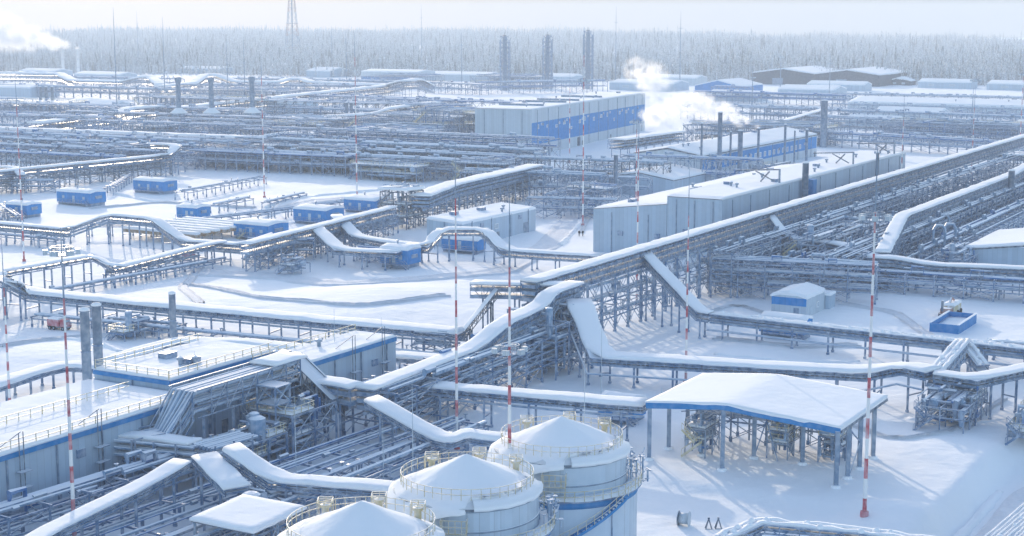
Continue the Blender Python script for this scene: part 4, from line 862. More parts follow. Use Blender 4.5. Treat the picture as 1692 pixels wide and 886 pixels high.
# ------------------------------------------------------------------ process frames
for lab, u, v, lu, lv, lev, sd, kw in [
    ('crowded frame at the foot of the main gallery step', -30, 2, 14, 10, [3.2, 6.2, 9], 41, dict(npipe=40)),
    ('frame tower under the pipe bridge end by the grey halls', -93, -5, 10, 8, [3, 6], 42, dict(npipe=30)),
    ('dark node tower with a small white roof left of the broad gallery', 113, -125, 9, 9, [3.5, 7, 10.5], 43, dict(npipe=24, steel='dark')),
    ('low valve yard in front of the big canopy back', -32, 72, 14, 7, [2.2, 3.6], 44, dict(npipe=46, nves=1, bay=3.5)),
    ('valve yard at the right edge beyond the canopy', -30, 86, 20, 8, [1.6, 3.0], 45, dict(npipe=46, nves=2, bay=4)),
    ('open bare frame beside the two walking people', 168, -92, 16, 14, [4.5, 8], 46, dict(npipe=14, nves=0, yell=0)),
    ('tall brownish frame at the left end of the power hall', 345, -262, 14, 16, [6, 12, 18], 47, dict(npipe=40)),
    ('wide frame field left of the power hall, front part', 318, -265, 34, 40, [4, 8, 11], 48, dict(npipe=70, nves=8)),
    ('wide frame field left of the power hall, rear part', 380, -300, 40, 44, [4, 8, 12], 49, dict(npipe=60, nves=8, far=True)),
    ('frame field behind the two short twin pipes', 395, -375, 34, 40, [4, 8], 50, dict(npipe=50, nves=6, far=True)),
    ('low frame left of the blue banded hall', 220, -118, 20, 16, [4, 8], 51, dict(npipe=40, nves=3)),
    ('frame with tanks behind the tall workshop', 268, -70, 22, 12, [4, 7], 52, dict(npipe=40, nves=4)),
    ('frame field beyond the main line end at upper right', 340, 30, 40, 36, [4, 8], 53, dict(npipe=50, nves=6, far=True)),
    ('hazy frame at the feet of the left tall column', 880, -640, 40, 60, [5, 10], 54, dict(npipe=30, nves=5, far=True)),
    ('hazy frame at the feet of the right tall column', 930, -560, 40, 60, [5, 10], 55, dict(npipe=30, nves=5, far=True)),
    ('snowy frame beyond the three fired heaters', 430, -470, 40, 50, [4, 8], 56, dict(npipe=40, nves=6, far=True, yell=1)),
    ('crowded frame between main line and blue banded hall stacks', 300, -48, 30, 20, [4, 8], 57, dict(npipe=50, nves=4)),
    ('snowy skid of equipment beside the left edge blue frame cabin', 60, -240, 10, 6, [2.4], 101, dict(npipe=24, nves=2, bay=3)),
    ('low equipment skid between the blue cabins and the snowy coolers', 72, -146, 8, 5, [2.2], 102, dict(npipe=22, nves=1, bay=3)),
    ('low valve skid beside the front blue cabin', 30, -100, 7, 4, [2.2], 103, dict(npipe=20, nves=1, bay=3)),
    ('low valve skid behind the single slim stack', -48, -78, 8, 4, [2.0], 104, dict(npipe=20, nves=1, bay=3)),
    ('small frame with yellow rails below the pipe bridge', -104, -3, 8, 5, [2.4, 4.4], 58, dict(npipe=24, yell=1)),
    ('crowded frame in the middle of the left band', 215, -330, 24, 20, [3.5, 7], 59, dict(npipe=50, nves=5)),
    ('crowded frame in the left part of the middle band', 232, -285, 16, 30, [3, 6, 9], 81, dict(npipe=60, nves=5)),
    ('crowded frame near the striped mast of the middle band', 240, -245, 18, 30, [3, 6, 8.5], 82, dict(npipe=60, nves=5, steel='dark')),
    ('crowded frame behind the farthest blue cabin', 226, -205, 14, 30, [3, 5.5], 83, dict(npipe=60, nves=5)),
    ('broad frame behind the left mid distance gallery', 222, -345, 22, 46, [3, 6.5], 84, dict(npipe=70, nves=6, steel='dark')),
    ('broad frame at the left end of the middle band', 232, -400, 22, 46, [3, 6.5], 85, dict(npipe=60, nves=6)),
    ('frame around the feet of the left fired heater', 318, -408, 22, 22, [4, 8], 86, dict(npipe=40, nves=3, far=True)),
    ('frame between middle and right fired heater', 322, -370, 22, 24, [4, 8], 87, dict(npipe=40, nves=3, far=True)),
    ('frame right of the right fired heater with a dark top', 330, -335, 26, 22, [5, 10], 88, dict(npipe=40, nves=3, far=True, steel='dark')),
    ('hazy frame behind the three dark far pipes', 430, -610, 30, 60, [4, 9], 89, dict(npipe=40, nves=5, far=True, yell=1)),
    ('yellow railed hazy frame in the far left field', 520, -560, 30, 80, [4, 9], 90, dict(npipe=40, nves=5, far=True, yell=1)),
    ('hazy frame left of the far blue based hall', 620, -600, 30, 80, [4, 9], 91, dict(npipe=40, nves=5, far=True)),
    ('frame crowd before the far stepped gallery', 430, -300, 40, 50, [4, 8, 12], 92, dict(npipe=70, nves=7, far=True)),
    ('frame crowd against the left wall of the power hall', 400, -255, 60, 22, [5, 10, 15], 93, dict(npipe=70, nves=5, far=True, steel='dark')),
    ('frame crowd behind the blue banded hall', 470, -150, 40, 70, [4, 8], 94, dict(npipe=70, nves=6, far=True)),
    ('frame crowd left of the thick dark stack', 520, -70, 40, 70, [4, 8], 95, dict(npipe=70, nves=6, far=True)),
    ('frame crowd right of the thick dark stack', 500, 20, 40, 80, [4, 8], 96, dict(npipe=70, nves=6, far=True)),
    ('frame crowd at the far right edge', 520, 120, 40, 80, [4, 8], 97, dict(npipe=60, nves=6, far=True)),
    ('frame crowd in the upper right rack field', 430, 60, 36, 70, [4, 8], 98, dict(npipe=60, nves=6, far=True)),
    ('crowded frame at the right end of the middle band', 240, -170, 20, 22, [3.5, 7], 60, dict(npipe=50, nves=5)),
    ('snowy valve frame on the viewer side of the second long gallery', 108, 38, 24, 7, [2.6, 5], 61, dict(npipe=46, nves=3)),
    ('crowded valve frame between the two long galleries', 100, 8, 40, 8, [3, 6, 8.4], 62, dict(npipe=70, nves=5))]:
    process_unit(lab, u, v, lu, lv, lev, sd, **kw)
t = MB(); q = [W(108, -130, 11.2), W(118, -130, 11.2), W(118, -120, 11.2), W(108, -120, 11.2)]; slab(t, *q, .6, (6, 6), seed=3); o = t.build('snow_roof', M['snow'], None, True); tag(o, 'flat square snow roof on top of the dark node tower', 'roof')
# air cooler rows
rc = thing('air_cooler_bank', 'rows of long snow covered coolers behind the left humped crossing', 'air cooler', W(62, -166))
for i in range(7):
    t = MB(); slab(t, W(52 + i * 4, -176, 3.2), W(54 + i * 4, -176, 3.2), W(54 + i * 4, -150, 3.2), W(52 + i * 4, -150, 3.2), .5, (3, 12), seed=i); t.build('snow_cover', M['snow'], rc, True)
    t = MB(); t.ubox(52 + i * 4, 54.2 + i * 4, -176, -150, 2.2, 3.15); t.build('cooler_box', M['wood'], rc)
    for vv in (-174, -163, -152): t = MB(); t.beam(W(53 + i * 4, vv, -.5), W(53 + i * 4, vv, 2.2), .3); t.build('leg', M['steel'], rc)
# ------------------------------------------------------------------ pipe bridge with bundles of frosted pipes
def pipe_bridge():
    pts = [W(-88.5, -9.3, 11.2), W(-110.5, -9.3, 11.2), W(-114, -10.2, 6.4), W(-117.5, -12.5, 6.0)]
    root = thing('pipe_bridge', 'high frosted pipe bridge descending to a knot of pipes by the grey hall', 'pipe bridge', (pts[0].x, pts[0].y, 0))
    w = 4.6
    for lvl in range(3):
        for k in range(6):
            o = -w / 2 + .4 + k * .76; r = .24 if (k + lvl) % 3 else .34; t = MB(); P_ = []
            for i, p in enumerate(pts):
                d = pts[min(i + 1, 3)] - pts[max(i - 1, 0)]; nn = Vector((d.y, -d.x, 0)).normalized(); P_.append(p + nn * o + Vector((0, 0, -lvl * 1.25)))
            t.tube(P_, r, 7); t.build('pipe', M['bluepipe' if (lvl == 2 and k % 2) else 'pipe'], root)
    f = MB()
    for q, d in walk(pts, 3.2):
        nn = Vector((d.y, -d.x, 0)) * (w / 2 + .15)
        for s in (-1, 1): f.beam(q + nn * s + Vector((0, 0, .5)), q + nn * s + Vector((0, 0, -3.4)), .2)
        for z in (-.35, -1.6, -2.85): f.beam(q - nn + Vector((0, 0, z)), q + nn + Vector((0, 0, z)), .18)
    for s in (-1, 1):
        for z in (.45, -1.5, -3.3):
            for a, b in zip(pts, pts[1:]):
                d = b - a; nn = Vector((d.y, -d.x, 0)).normalized() * (w / 2 + .15) * s; f.beam(a + nn + Vector((0, 0, z)), b + nn + Vector((0, 0, z)), .16)
        st = walk(pts[:2], 3.2); nn = Vector((AX.y, -AX.x, 0)) * (w / 2 + .15) * s
        for (a, _), (b, _) in zip(st, st[1:]): f.beam(a + nn + Vector((0, 0, .4)), b + nn + Vector((0, 0, -3.3)), .12)
    f.build('truss', M['steel'], root)
    for u in (-91, -97, -103, -109):
        for v in (-11.4, -7.2):
            t = MB(); t.beam(W(u, v, -.4), W(u, v, 8), .4); t.build('column', M['steel'], root)
    t = MB(); snow_strip(t, [W(-87, -9.3, 11.7), W(-94, -9.3, 11.7)], 5, .5, 2); t.build('snow_cover', M['snow'], root, True)
    return root
pipe_bridge()
def pipe_knot():
    root = thing('pipe_knot', 'low knot of frosted pipe bundles where the white ramps meet', 'pipe bundle', W(-115, -7))
    def bundle(a, b, w, lv, k, dz=.9):
        d = (b - a); nn = Vector((d.y, -d.x, 0)).normalized()
        for l in range(lv):
            for i in range(k):
                t = MB(); o = -w / 2 + w * (i + .5) / k; t.tube([a + nn * o - Vector((0, 0, l * dz)), b + nn * o - Vector((0, 0, l * dz))], .22 if i % 3 else .3, 7); t.build('pipe', M['pipe'], root)
        f = MB()
        for q, dd in walk([a, b], 3.2, .3):
            for s in (-1, 1): p = q + nn * s * (w / 2 + .2); f.beam((p.x, p.y, gz(p.x, p.y) - .4), p + Vector((0, 0, .5)), .22)
            for l in range(lv): f.beam(q - nn * (w / 2 + .3) - Vector((0, 0, l * dz + .35)), q + nn * (w / 2 + .3) - Vector((0, 0, l * dz + .35)), .16)
        f.build('trestle', M['steel'], root)
    bundle(W(-117.5, -14.5, 6), W(-115, -2.5, 6), 4.2, 3, 6); bundle(W(-116, -1.5, 6), W(-108, -.5, 6), 4.0, 2, 6); bundle(W(-118, -12.5, 3.2), W(-112, -12.5, 3.2), 3, 2, 4)
    t = MB(); slab(t, W(-118.5, -14, 6.4), W(-115.5, -14, 6.4), W(-114, -3, 6.4), W(-117, -3, 6.4), .25, (6, 10), amp=.2, over=-.2); t.build('snow', M['snow'], root, True)
pipe_knot()
def lattice_ramp():
    root = thing('lattice_screen', 'dark slanted lattice end of the pipe bridge', 'lattice', W(-89, -7))
    a0, a1 = W(-88, -9.5, 11.4), W(-88.5, -1.5, 6.2); t = MB(); n = 9
    for w_ in (0, -3.2):
        for i in range(n + 1):
            p = a0.lerp(a1, i / n); t.beam(p + Vector((0, 0, .2)), p + Vector((0, 0, -3.0)), .12)
            if i < n: q = a0.lerp(a1, (i + 1) / n); t.beam(p, q + Vector((0, 0, -3)), .1); t.beam(p + Vector((0, 0, -3)), q, .1)
        for z in (.2, -1.4, -3): t.beam(a0 + Vector((0, 0, z)), a1 + Vector((0, 0, z)), .16)
        a0 = a0 + AX * w_ * -1; a1 = a1 + AX * w_ * -1; a0 = a0 + AX * 3.2; a1 = a1 + AX * 3.2
    t.build('lattice', M['dark'], root)
    t = MB(); b0, b1 = W(-86, -9.5, 11.5), W(-86.5, -1.5, 6.3); nn = AX * 1.7
    t.hexa([b0 - nn - Vector((0, 0, .1)), b1 - nn - Vector((0, 0, .1)), b1 + nn - Vector((0, 0, .1)), b0 + nn - Vector((0, 0, .1)), b0 - nn, b1 - nn, b1 + nn, b0 + nn]); t.build('deck', M['steel'], root)
    for u in (-88, -84.6):
        for v in (-8.5, -2.5): t = MB(); t.beam(W(u, v, -.4), W(u, v, 9 if v < -5 else 5), .3); t.build('column', M['steel'], root)
lattice_ramp()
# zigzag braced tower below the bridge
rt_ = thing('braced_tower', 'tall zigzag braced steel tower under the pipe bridge', 'tower frame', W(-97, -4))
f = MB()
for s in (-1, 1):
    for q in (-1, 1): f.beam(W(-97 + s * 1.6, -5 + q * 1.6, -.4), W(-97 + s * 1.6, -5 + q * 1.6, 10), .25)
f.build('leg_frame', M['steel'], rt_)
f = MB()
for i in range(4):
    z = i * 2.5
    for q in (-1, 1): f.beam(W(-98.6, -5 + q * 1.6, z), W(-95.4, -5 + q * 1.6, z + 2.5), .16); f.beam(W(-95.4, -5 + q * 1.6, z), W(-98.6, -5 + q * 1.6, z + 2.5), .16)
    f.beam(W(-98.6, -6.6, z + 2.5), W(-98.6, -3.4, z + 2.5), .2); f.ubox(-98.8, -95.2, -6.8, -3.2, z + 2.42, z + 2.5)
f.build('bracing', M['pipe'], rt_)
# ------------------------------------------------------------------ storage tanks
def tank(label, c, rot, seed):
    root = thing('storage_tank', label, 'storage tank', (c.x, c.y, 0), 'three cone roofed storage tanks'); Z = Vector((c.x, c.y, 0)); RO, RI = 8.6, 7.4; H0, H1 = 8.3, 12.0
    t = MB(); t.lathe(Z, [(RO, -.6), (RO, H0 - .9)], 56); t.build('outer_shell', M['shell'], root, True)
    t = MB(); t.lathe(Z, [(RO + .02, H0 - .9), (RO + .1, H0 - .9), (RO + .1, H0 + .05), (RO - .05, H0 + .05)], 56); t.build('rim_band', M['bluetrim'], root, True)
    t = MB(); t.lathe(Z, [(RI - .05, H0 - .1), (RO + .55, H0 - .1), (RO + .55, H0 + .05), (RI - .05, H0 + .05)], 56); wk = t.build('walkway', M['steel'], root)
    t = MB(); k = 56; prof = [(RI + .02, .1), (RI + .3, .38), (RO + .2, .3), (RO + .55, .06)]; t.lathe(Vector((c.x, c.y, H0)), prof, k)
    t.v = [(x, y, z + .12 * noise.noise((x, y, 1))) for x, y, z in t.v]; t.build('snow', M['snow'], wk, True)
    t = MB(); rail(t, [(c.x + (RO + .5) * math.cos(a), c.y + (RO + .5) * math.sin(a), H0) for a in [i * math.pi / 24 for i in range(49)]], 1.2, 1.1, .07); t.build('handrail', M['yellow'], wk)
    t = MB(); t.lathe(Z, [(RI, H0 - .2), (RI, H1)], 56); t.build('inner_shell', M['shell'], root, True)
    t = MB()
    for z in (H0 + 1.3, H1 - .25): t.lathe(Z, [(RI, z - .08), (RI + .14, z - .08), (RI + .14, z + .08), (RI, z + .08)], 56)
    t.build('stiffener_ring', M['grey'], root, True)
    # cone of snow, slumped with a broken edge where slabs have slid off
    t = MB(); n = 72; rows = [0, .08, .2, .35, .5, .65, .8, .92, 1.0, 1.04]; rng = random.Random(seed)
    for i, q in enumerate(rows):
        for j in range(n):
            a = 2 * math.pi * j / n; rel = (a - rot + math.pi) % (2 * math.pi) - math.pi
            rr = (RI + .35) * q; z = H1 + 3.15 * max(0, 1 - q) ** 1.12 + .5 - .35 * q * q
            cut = 1.0
            if -.28 < rel < 1.5: cut = .8 + .03 * noise.noise((j * .5, seed, 0))
            rr = min(rr, (RI + .35) * cut) if q > .8 else rr
            if q >= 1: z -= .55 if q > 1.01 else .1
            if -2.3 < rel < -.3 and q > .85: wn = math.sin(math.pi * (rel + 2.3) / 2.0) * (q - .85) / .19; rr += 1.0 * wn; z -= 1.3 * wn * wn
            if cut < 1 and q > .8: z = H1 + 3.15 * (1 - cut) ** 1.12 + .45 - (.5 if q >= 1 else 0)
            z += .22 * noise.noise((rr * math.cos(a) * .35, rr * math.sin(a) * .35, seed)) + .1 * noise.noise((rr * math.cos(a) * 1.1, rr * math.sin(a) * 1.1, seed)); rr *= 1 + (.035 * noise.noise((j * .45, seed, q * 3)) if q > .85 else 0)
            t.v.append((c.x + rr * math.cos(a), c.y + rr * math.sin(a), z))
    for i in range(len(rows) - 1):
        for j in range(n): t.f.append([i * n + j, i * n + (j + 1) % n, (i + 1) * n + (j + 1) % n, (i + 1) * n + j]); t.m.append(0)
    t.build('snow_cone', M['snow'], root, True)
    t = MB(); t.lathe(Z, [(RI + .25, H1 - .12), (RI + .3, H1 + .1), (RI * .8, H1 + .75), (.1, H1 + 2.7)], 56); t.build('roof', M['dark'], root, True)
    # lower snow ledge on the roof edge
    t = MB(); t.lathe(Vector((c.x, c.y, H1)), [(RI * .83, .62), (RI * .9, .62), (RI + .42, .3), (RI + .4, -.15), (RI + .15, -.2)], 24, a0=rot - .2, a1=rot + 1.42)
    t.v = [(x + .15 * noise.noise((x, y, 3)), y + .15 * noise.noise((x, y, 4)), z + .1 * noise.noise((x, y, 5))) for x, y, z in t.v]; t.build('snow_ledge', M['snow'], root, True)
    # roof railing, hatch boxes and vents on the far sunlit side
    t = MB(); rail(t, [(c.x + RI * .93 * math.cos(a), c.y + RI * .93 * math.sin(a), H1 + .75) for a in [i * math.pi / 24 for i in range(49)]], 1.15, 1.0, .055); t.build('roof_railing', M['yellow'], root)
    for a, q in ((2.25, .84), (.65, .86), (1.4, .9)):
        p = Vector((c.x + RI * q * math.cos(a), c.y + RI * q * math.sin(a), 0)); t = MB(); z = H1 + 1.2
        for s in (-1, 1):
            for s2 in (-1, 1): t.beam((p.x + s * .7, p.y + s2 * .7, z - .8), (p.x + s * .7, p.y + s2 * .7, z + 1.0), .07)
        rail(t, [(p.x - .7, p.y - .7, z + .7), (p.x + .7, p.y - .7, z + .7), (p.x + .7, p.y + .7, z + .7), (p.x - .7, p.y + .7, z + .7), (p.x - .7, p.y - .7, z + .7)], .4, .7, .06)
        t.lathe(Vector((p.x, p.y, z - .6)), [(.35, 0), (.35, .9), (.55, .95), (.55, 1.2), (.05, 1.3)], 10)
        t.build('access_hatch', M['yellow'], root)
    # platform box on the front wall
    a = rot - .45; d = Vector((math.cos(a), math.sin(a), 0)); s_ = Vector((-d.y, d.x, 0)); p = Z + d * (RI + .6); t = MB()
    t.box(p, d, s_, 1.2, 2.6, H1 - 2.2, H1 - 2.1)
    q = [p + d * .6 - s_ * 1.3, p + d * .6 + s_ * 1.3]; rail(t, [Vector((x.x, x.y, H1 - 2.1)) for x in (p - d * .5 - s_ * 1.3, *q, p - d * .5 + s_ * 1.3)], 1.3, .65, .08)
    for x in q: t.beam((x.x, x.y, H0), (x.x, x.y, H1 - .8), .08)
    t.build('platform_cage', M['yellow'], root)
    # valve clutter where the stair meets the walkway
    rng = random.Random(seed + 9)
    for i in range(34):
        t = MB()
        a = rot + rng.uniform(.95, 1.75); d = Vector((math.cos(a), math.sin(a), 0)); r0 = rng.uniform(RI + .1, RO + 1.4); p = Z + d * r0; z = H0 + rng.uniform(.1, 3.0)
        if i % 2: t.tube([(p.x, p.y, H0 + .1), (p.x, p.y, z)], rng.uniform(.05, .12), 5); t.lathe(Vector((p.x, p.y, z)), [(.04, .06), (.28, .04), (.28, -.04), (.04, -.05)], 8)
        else: e = Z + Vector((math.cos(a + rng.uniform(-.12, .12)), math.sin(a + rng.uniform(-.12, .12)), 0)) * (r0 + rng.uniform(-.6, .6)); t.tube([(p.x, p.y, z), (e.x, e.y, z + rng.uniform(-.6, .6))], .09, 5)
        t.build('valve' if i % 2 else 'small_pipe', M['pipe'], root)
    # curved stair down the outer wall
    t = MB(); t2 = MB(); k = 34; a_top = rot + .52; da = 1.65
    for i in range(k + 1):
        a = a_top - da * i / k; z = H0 - H0 * 1.02 * i / k; d = Vector((math.cos(a), math.sin(a), 0))
        p0 = Z + d * (RO + .15); p1 = Z + d * (RO + 1.05); t.beam((p0.x, p0.y, z), (p1.x, p1.y, z), .28, .06)
        if i < k:
            a2 = a_top - da * (i + 1) / k; d2 = Vector((math.cos(a2), math.sin(a2), 0)); z2 = H0 - H0 * 1.02 * (i + 1) / k
            for rr in (RO + .15, RO + 1.05): t.beam(Z + d * rr + Vector((0, 0, z - .1)), Z + d2 * rr + Vector((0, 0, z2 - .1)), .08, .3)
            for hh in (.55, 1.1): t2.beam(Z + d * (RO + 1.05) + Vector((0, 0, z + hh)), Z + d2 * (RO + 1.05) + Vector((0, 0, z2 + hh)), .06)
        if i % 2 == 0: t2.beam((p1.x, p1.y, z), (p1.x, p1.y, z + 1.1), .07)
    sr = t.build('stair', M['bluetrim'], root); t2.build('handrail', M['yellow'], sr)
    t = MB()
    a = rot + .35; d = Vector((math.cos(a), math.sin(a), 0)); p = Z + d * (RO + .1); t.tube([(p.x, p.y, -.5), (p.x, p.y, H0)], .07, 5); t.build('drain_pipe', M['steel'], root)
fa = R(-72)
tank('middle storage tank with conical snow cap and yellow walkway', at(772, 806, 12), fa, 1)
tank('farthest storage tank, its blue banded wall and stair in full view', at(928, 739, 12), fa, 2)
tank('nearest storage tank, only its snowy cone showing at the bottom edge', at(597, 890, 12), fa, 3)
# ------------------------------------------------------------------ canopies
def canopy():
    u0, u1, v0, v1 = -73.5, -53.5, 40.8, 68.3; vr = 52.0; E, RD = 7.9, 9.1
    root = thing('loading_canopy', 'large open canopy with thick snow roof and blue eave on tall columns', 'canopy', W(-63, 54))
    t = MB(); q = [W(u0, v0, E), W(u1, v0, E), W(u1, v1, E), W(u0, v1, E)]
    slab(t, q[0], q[3], q[2], q[1], .3, (16, 10), seed=4, ridge=((vr - v0) / (v1 - v0), RD - E), over=.4, amp=.045, edge=.85); t.build('snow_roof', M['snow'], root, True)
    for a, b in ((W(u0, v0, E), W(u0, vr, RD)), (W(u0, vr, RD), W(u0, v1, E)), (W(u1, v0, E), W(u1, vr, RD)), (W(u1, vr, RD), W(u1, v1, E))):
        t = MB(); t.beam(a - Vector((0, 0, .3)), b - Vector((0, 0, .3)), .3, .8); t.build('blue_eave', M['bluetrim'], root)
    t = MB()
    for u in [u0 + .3 + (u1 - u0 - .6) * i / 4 for i in range(5)]: t.beam(W(u, v0, E - .3), W(u, vr, RD - .3), .3, .4); t.beam(W(u, vr, RD - .3), W(u, v1, E - .3), .3, .4)
    for v, z in ((v0, E), (v1, E), (vr, RD)): t.beam(W(u0, v, z - .35), W(u1, v, z - .35), .3, .4)
    for u in (u0, u1):
        for v, z in ((46, 8.4), (60, 8.4)): t.beam(W(u + .1, v, z - 1), W(u + .1, v + 4, z - .2), .12)
    t.build('roof_frame', M['dark'], root)
    for u, v, zt in [(u0 - .3, v1 - .3, E), (u0 + 4.4, v1 - .3, E), (u0 + 9.4, v1 - .3, E), (u0 + 15.4, v1 - .3, E), (u0 + .3, vr, RD), (u0 + .3, v0 + .4, E), (u0 + 6.8, v0 + .4, E), (u0 + 13.3, v0 + .4, E), (u1 - .4, v0 + .4, E), (u1 - .4, vr, RD), (u0 + 6, 46.5, 8.5), (u0 + 8, vr + 1.5, 9.2), (u0 + 8, 60.5, 8.5), (u1 - .4, 60.5, 8.5)]:
        t = MB(); g = gz(W(u, v).x, W(u, v).y); t.beam(W(u, v, g - .3), W(u, v, zt - .3), .55, .5); c = t.build('column', M['grey'], root)
        t = MB(); p = W(u, v); t.lathe(Vector((p.x, p.y, g - .2)), [(.75, 0), (.6, .55), (.02, .6)], 8); t.build('base', M['snow'], c)
    t = MB()
    for a, b in (((u0 + 6.8), (u0 + 13.3)),):
        t.beam(W(u0 + 4.4, v1 - .3, 0), W(u0 + 9.4, v1 - .3, E / 2), .14); t.beam(W(u0 + 9.4, v1 - .3, E / 2), W(u0 + 4.4, v1 - .3, E - 1), .14)
    t.beam(W(u0 + 8, vr + 1.5, 0), W(u0 + 8, vr + 4, 8), .14); t.beam(W(u0 + 8, vr + 5, 0), W(u0 + 8, vr + 2.5, 8), .14)
    t.build('bracing', M['steel'], root)
canopy()
for i, (u, v) in enumerate([(-66, 46), (-62, 56.5), (-61, 63.5)]):
    process_unit(['loading platform with slanted gangway under the near half of the canopy', 'middle loading platform with valves under the canopy', 'loading platform with valves next to the outer canopy columns'][i], u, v, 5, 3, [2.2, 3.8], 70 + i, 'loading_platform', 'loading platforms under the canopy', npipe=30, nves=0, yell=.7, bay=2.5, cat='loading platform', stairs=i == 0)
rack('overhead pipe rack crossing under the canopy', W(-57.5, 42), W(-56.5, 63), 3, [3.2, 5.2], 5, 4, 80, loops=False)
def small_canopy():
    root = thing('small_canopy', 'small flat open canopy with snow roof on slim columns by the tanks', 'canopy', at(405, 870))
    c = at(408, 850, 5.5); u, v = UV(c); q = [W(u - 4.5, v - 4.2, 5.5), W(u + 4.5, v - 4.2, 5.7), W(u + 4.5, v + 4.6, 5.7), W(u - 4.5, v + 4.6, 5.5)]
    t = MB(); slab(t, *q, .35, (8, 8), seed=6, amp=.07, over=.3); t.build('snow_roof', M['snow'], root, True)
    t = MB(); t.hexa([p - Vector((0, 0, .3)) for p in q[::-1]] + [p - Vector((0, 0, .03)) for p in q[::-1]]); t.build('roof_deck', M['dark'], root)
    for a in (-4.2, 0, 4.2):
        for b in (-3.9, 4.3): t = MB(); t.beam(W(u + a, v + b, -.5), W(u + a, v + b, 5.3), .28); t.build('column', M['grey'], root)
    t = MB()
    for b in (-3.9, 4.3): t.beam(W(u - 4.2, v + b, .5), W(u, v + b, 4.8), .12); t.beam(W(u + 4.2, v + b, .5), W(u, v + b, 4.8), .12)
    t.build('bracing', M['steel'], root)
small_canopy()
process_unit('small valve frame under the small flat canopy', *UV(at(415, 885)), 6, 6, [2.4], 75, npipe=24, nves=1, bay=3, yell=.8)
# ------------------------------------------------------------------ stacks, heaters, columns, tower
stack('left one of the two tall grey stacks behind the near left hall', at(147, 690), 16.6, .72, group='pair of tall grey stacks')
stack('right one of the two tall grey stacks behind the near left hall', at(166, 676), 16.4, .72, group='pair of tall grey stacks')
stack('single slim dark stack beside the bending white ribbon', at(288, 600), 12.4, .6)
stack('thick grey stack on the right edge beside the second long gallery', at(1668, 357), 14, .95)
stack('thick dark stack right of the blue banded hall', at(1360, 244), 22, 1.6)
def onv(px, v):
    lo, hi = -100.0, 900.0
    f = lambda u: 846 + FPX * W(u, v).x / (W(u, v).y * math.cos(PITCH) + CH * math.sin(PITCH)) - px
    for _ in range(60):
        m_ = (lo + hi) / 2
        if f(lo) * f(m_) <= 0: hi = m_
        else: lo = m_
    return lo
for px, ht, r, lab in [(1328, 20, .9, 'dark stack rising beside the middle of the tall workshop wall'), (1447, 18, .5, 'thin stack beside the far end of the tall workshop wall')]:
    stack(lab, W(onv(px, -18.6), -18.6), ht, r, group='stacks beside the tall workshop')
t = MB(); uu = onv(1338, -18); t.ubox(uu, uu + 3, -19.6, -17.4, 8, 15); o = t.build('duct_box', M['bluetrim']); tag(o, 'tall blue green duct box beside the dark workshop stack', 'duct box')
for px, yb, yt, r, lab in [(1188, 285, 186, .85, 'tallest of the slim stacks before the blue banded hall'), (1158, 270, 204, .4, 'thinnest slim stack at the near end of the blue banded hall'), (1222, 279, 216, .95, 'thick slim stack with a snow cap before the blue band'),
                           (1252, 270, 212, .5, 'slim stack giving off the white steam'), (1296, 262, 206, .5, 'slim stack before the far half of the blue band'), (1332, 256, 214, .6, 'slim stack at the far end of the blue banded hall'),
                           (1206, 282, 218, .4, 'thin stack between the tallest and the thick slim stacks'), (1017, 332, 256, .7, 'slim blue grey stack beside the low grey shed'), (1312, 258, 216, .35, 'thin paired stack near the far end of the blue band')]:
    p = at(px, yb)
    if 'shed' not in lab: p = W(onv(px, va + (3.0 if r > .6 else 4.5)), va + (3.0 if r > .6 else 4.5))
    if 'steam' in lab: STEAM = p
    stack(lab, p, CH + p.y * math.tan(math.atan((443 - yt) / FPX) - PITCH), r, group='slim stacks before the blue banded hall')
for i, px in enumerate((68, 78, 88)): stack(['left one of three dark far pipes', 'middle one of three dark far pipes', 'right one of three dark far pipes'][i], at(px, 190), 17.5, .9, 'grey', group='three dark far pipes in a row')
for i, px in enumerate((573, 581)): stack(['left twin pipe above the crowded middle band', 'right twin pipe above the crowded middle band'][i], at(px, 208), 13, .85, group='twin short pipes')
for i, px in enumerate((105, 130)): stack(['far left chimney smoking at the horizon', 'far right chimney of the smoking pair at the horizon'][i], at(px, 124), 27, 1.6, 'white', 'far_chimney', 'chimney', group='two far smoking chimneys')
def heater(label, p):
    root = thing('fired_heater', label, 'fired heater', (p.x, p.y, 0), 'three fired heaters with tall chimneys'); Z = Vector((p.x, p.y, 0))
    t = MB(); t.lathe(Z, [(4.4, 2.5), (4.4, 11.5)], 18); t.build('body', M['grey'], root, True)
    t = MB(); t.lathe(Z, [(4.6, 11.5), (4.6, 11.8), (1.6, 14.2), (1.3, 14.3)], 18); t.build('cone', M['snow'], root, True)
    t = MB(); t.lathe(Z, [(1.3, 13.6), (1.25, 27), (1.8, 28.6), (1.8, 30), (1.3, 30)], 14); t.build('chimney', M['grey'], root, True)
    for z in (5, 9): t = MB(); t.lathe(Z, [(4.4, z), (5.6, z), (5.6, z + .15), (4.4, z + .15)], 18); rail(t, [(p.x + 5.5 * math.cos(a * .35), p.y + 5.5 * math.sin(a * .35), z) for a in range(19)], 1.1, 2, .12); t.build('platform', M['steel'], root)
    for i in range(6): a = i * math.pi / 3; t = MB(); t.beam((p.x + 3.8 * math.cos(a), p.y + 3.8 * math.sin(a), -.5), (p.x + 3.8 * math.cos(a), p.y + 3.8 * math.sin(a), 2.6), .5); t.build('leg', M['steel'], root)
heater('left fired heater with flared chimney top', at(297, 224)); heater('middle fired heater with flared chimney top', at(351, 224)); heater('right fired heater, nearest the mast, with flared chimney', at(418, 223))
